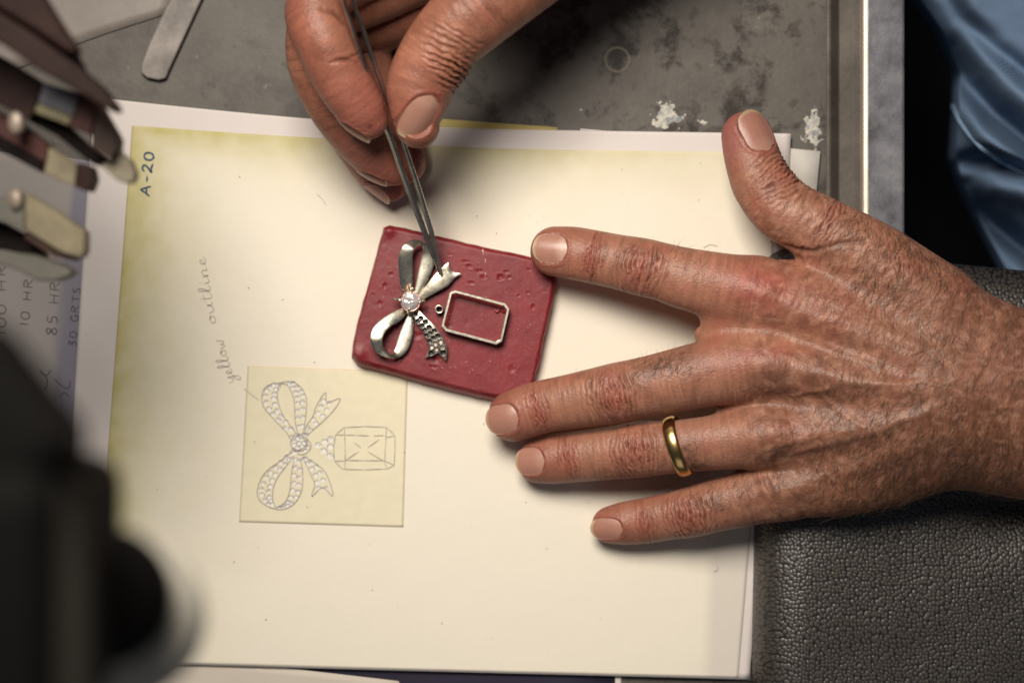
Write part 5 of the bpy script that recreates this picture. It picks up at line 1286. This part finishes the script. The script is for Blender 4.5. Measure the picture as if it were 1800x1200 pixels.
    o = finish_hand(hd, 'hand', h, col, nails, 'hand spread flat on the sheet, wearing the gold ring')
    # hair on the back of the hand, the wrist and the first joints
    q2 = pxof(hd.v); n2 = hd.vnormals(); b2 = sstep(.25, .7, n2[:,2])
    wgt = b2*(sstep(1400, 1560, q2[:,0])*(q2[:,0] < 1810)*(.35+1.3*sstep(640, 860, q2[:,1])+.8*sstep(560, 460, q2[:,1]))+.0)
    for (px, py, rx, ry, a) in ((1165, 650, 45, 18, 2.2), (1185, 455, 45, 14, 1.2), (1215, 815, 26, 20, 2.2), (1262, 880, 40, 24, 1.3), (1440, 345, 50, 14, .5)):
        wgt += a*.55*b2*np.exp(-((q2[:,0]-px)/rx)**2-((q2[:,1]-py)/ry)**2)
    hairs(hd, wgt+1e-9, 3000, lambda p: np.array([-.35, -.75, 0.1]) if p[0] > 90 else np.array([.2, .5, .15]), 3.5, 9, o, 5)
    return hd, o
flat, flat_o = flat_hand()

# a plain gold band on the ring finger
def wedding_ring():
    c = P(1192, 784, 22.2); ax = np.array([.90, .30, .26]); ax /= np.linalg.norm(ax); u = np.array([0, 0, 1.0]); u -= ax*(u@ax); u /= np.linalg.norm(u); w = np.cross(u, ax)
    rw, ru = 10.75, 9.2; V = []; n = 96
    prof = [(-2.5, .0), (-2.55, .5), (-1.95, .9), (-1.0, 1.14), (0, 1.2), (1.0, 1.14), (1.95, .9), (2.55, .5), (2.5, 0), (1.0, -.12), (-1.0, -.12)]
    for i in range(n):
        a = i*6.28318/n; e = np.array([math.cos(a), math.sin(a)])
        for (x, r) in prof: V.append(c+ax*x+w*e[0]*(rw+r)+u*e[1]*(ru+r))
    m = len(prof); F = [(i*m+a, i*m+(a+1) % m, ((i+1) % n)*m+(a+1) % m, ((i+1) % n)*m+a) for i in range(n) for a in range(m)]
    M = simple('yellow_gold', srgb(228, 194, 132), .22, 1, bump=(800, .08, .0003), var=(300, srgb(208, 172, 110), .2))
    return tag(mk('wedding_ring', V, F, M), 'plain rounded gold band worn on the ring finger', 'ring')
wedding_ring()

# ---------------------------------------------------------------- the hand that holds the tweezers
def holding_hand():
    hd = Hand(.5)
    idx = hd.chain('index', [(645, 208, 56, 38), (628, 181, 59, 46), (598, 132, 63, 51), (570, 70, 66, 54), (556, 18, 64, 55), (590, -30, 60, 56), (670, -70, 56, 58), (770, -120, 52, 62)], .95, k=5)
    mid = hd.chain('middle', [(711, 286, 24, 38), (676, 280, 27, 44), (630, 240, 35, 46), (582, 175, 43, 48), (553, 98, 48, 50), (570, 30, 46, 52), (670, -20, 44, 56), (780, -80, 42, 62)], .95, k=5)
    rin = hd.chain('ring', [(684, 318, 10, 37), (656, 285, 13, 43), (612, 215, 20, 46), (576, 130, 30, 48), (585, 60, 30, 50), (690, 20, 30, 54), (800, -50, 30, 60)], .95, k=5)
    pnk = hd.chain('pinky', [(716, 262, 9, 32), (700, 215, 12, 38), (660, 140, 18, 40), (650, 70, 22, 42), (720, 20, 24, 46), (830, -40, 26, 54)], .95, k=5)
    thb = hd.chain('thumb', [(734, 222, 58, 39), (731, 204, 58.5, 43), (735, 175, 59.5, 54), (740, 146, 60.5, 60), (762, 104, 62, 63.5), (788, 66, 64, 65), (829, 26, 66, 71), (896, -36, 66, 80), (975, -110, 62, 92)], .88, up=(.25, .1, .96), k=8)
    hd.bone([(770, -110, 48, 90), (880, -150, 46, 120), (1000, -200, 46, 130)], .75)
    hd.bone([(800, -60, 34, 70), (900, -120, 36, 110)], .8)
    hd.bone([(985, -120, 56, 96), (1090, -220, 52, 135), (1300, -380, 50, 165)], .72, k=12)
    lo = P(480, 380, 0); hi = P(1240, -300, 0); lo[2] = -1; hi[2] = 98
    hd.build(lo, hi)
    v = hd.v; nrm = hd.vnormals(); q = pxof(v); h = np.zeros(len(v)); col = skin_base(v, nrm, 14.0)
    col[:] = mixc(col, np.full(len(v), .34), np.array(srgb(128, 70, 54)))
    col *= (1+.16*fbm(np.c_[v*.35+50], 3)+.10*noise(v*1.6))[:,None]
    h += .05*noise(v*1.3+9)+.04*noise(v*2.4+3)
    S = {c['name']: hd.chain_coords(c, v) for c in hd.chains}; cd = {k: a[1] for k, a in S.items()}
    thU = (.38, .15, .91)
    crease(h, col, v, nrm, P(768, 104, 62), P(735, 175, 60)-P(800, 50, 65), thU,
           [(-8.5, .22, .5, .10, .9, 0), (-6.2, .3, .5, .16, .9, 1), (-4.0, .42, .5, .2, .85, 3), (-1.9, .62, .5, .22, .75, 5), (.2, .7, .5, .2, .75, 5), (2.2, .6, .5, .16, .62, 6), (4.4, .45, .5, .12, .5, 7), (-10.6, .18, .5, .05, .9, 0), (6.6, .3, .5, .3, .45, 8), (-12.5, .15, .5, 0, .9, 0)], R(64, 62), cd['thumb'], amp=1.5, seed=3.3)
    T_, U_, W_ = frame(P(735, 175, 60)-P(800, 50, 65), thU); d = v-P(768, 104, 62); h += .7*np.exp(-((d@T_)/6)**2-((d@W_)/10)**2)*(cd['thumb'] < 1.8)
    col[:] = mixc(col, np.clip(.22*np.exp(-((d@T_)/9)**2-((d@W_)/12)**2)*(cd['thumb'] < 1.8), 0, 1), np.array(srgb(184, 130, 100)))
    finger_lines(h, v, nrm, S['thumb'][0], cd['thumb'], np.array([.2, 0, .97]), .2, 6.6, col)
    finger_lines(h, v, nrm, S['middle'][0], cd['middle'], np.array([-.6, 0, .8]), .12, 2.6, col)
    finger_lines(h, v, nrm, S['index'][0], cd['index'], np.array([-.4, 0, .8]), .05, 4.6, col)
    up = sstep(.2, .7, nrm[:,2]); loose = up*sstep(60, -10, q[:,1])*sstep(720, 780, q[:,0])
    h += loose*(.22*noise(np.c_[q[:,0]*.10-q[:,1]*.05, q[:,1]*.03+q[:,0]*.02, np.zeros(len(q))])+.12*noise(np.c_[q[:,0]*.2-q[:,1]*.1, q[:,1]*.06, np.ones(len(q))]))
    # flexion creases on the palm side of the index finger
    for line, a, w in (([(580, 112), (596, 106), (612, 106), (628, 112)], 1.1, 3.6), ([(566, 16), (588, 22), (604, 36), (622, 50)], 1.2, 4.5), ([(636, 62), (650, 45), (690, 20)], .5, 4), ([(612, 104), (622, 98), (634, 96)], .4, 3)):
        dd, t = poly_dist(q, line); g = np.exp(-(dd/w)**2)*up*(cd['index'] < 2)*np.sin(np.pi*np.clip(t, .12, .9)); h -= a*g; col[:] = mixc(col, np.clip(.6*g, 0, 1), CREASE)
    for c, k in (('index', .45), ('middle', .5), ('ring', .5), ('thumb', .2)):
        sa, dd = S[c]; m = dd < 1.5; col[:] = mixc(col, np.clip(k*np.exp(-(sa/22)**2)*m, 0, 1), np.array(srgb(166, 90, 82)))
    dd = np.linalg.norm(q-np.array([650, 222]), axis=1); col[:] = mixc(col, np.clip(.6*np.exp(-(dd/5)**2)*(cd['index'] < 1), 0, 1), CREASE)
    nails = []
    nail(hd, h, col, nrm, (741, 207, 68, (-.42, -.88, -.22), (.46, -.06, .88), 6.5, 16.4, dict(bed=(164, 120, 104), moon=.2, edge=(176, 152, 120), skew=-.34)), nails)
    nail(hd, h, col, nrm, (628, 226, 55, (.62, -.72, -.2), (-.66, -.52, .54), 5.6, 12.0, dict(bed=(180, 130, 110), moon=.1, edge=(200, 178, 140))), nails)
    nail(hd, h, col, nrm, (655, 308, 27, (.78, -.52, -.25), (-.50, -.66, .56), 5.6, 12.0, dict(bed=(172, 116, 104), moon=.15, edge=(186, 160, 130))), nails)
    nail(hd, h, col, nrm, (664, 338, 12, (.66, -.66, -.2), (-.66, -.60, .45), 5.4, 11.0, dict(bed=(172, 116, 104), moon=.1, edge=(180, 156, 126))), nails)
    o = finish_hand(hd, 'hand', h, col, nails, 'hand holding the tweezers at the top of the picture')
    q2 = pxof(hd.v); n2 = hd.vnormals(); wgt = sstep(.3, .7, n2[:,2])*np.exp(-((q2[:,0]-865)/40)**2-((q2[:,1]-55)/34)**2)
    hairs(hd, wgt+1e-9, 40, lambda p: np.array([.3, -.6, .1]), 2, 4, o, 9)
    return hd, o
holding, holding_o = holding_hand()
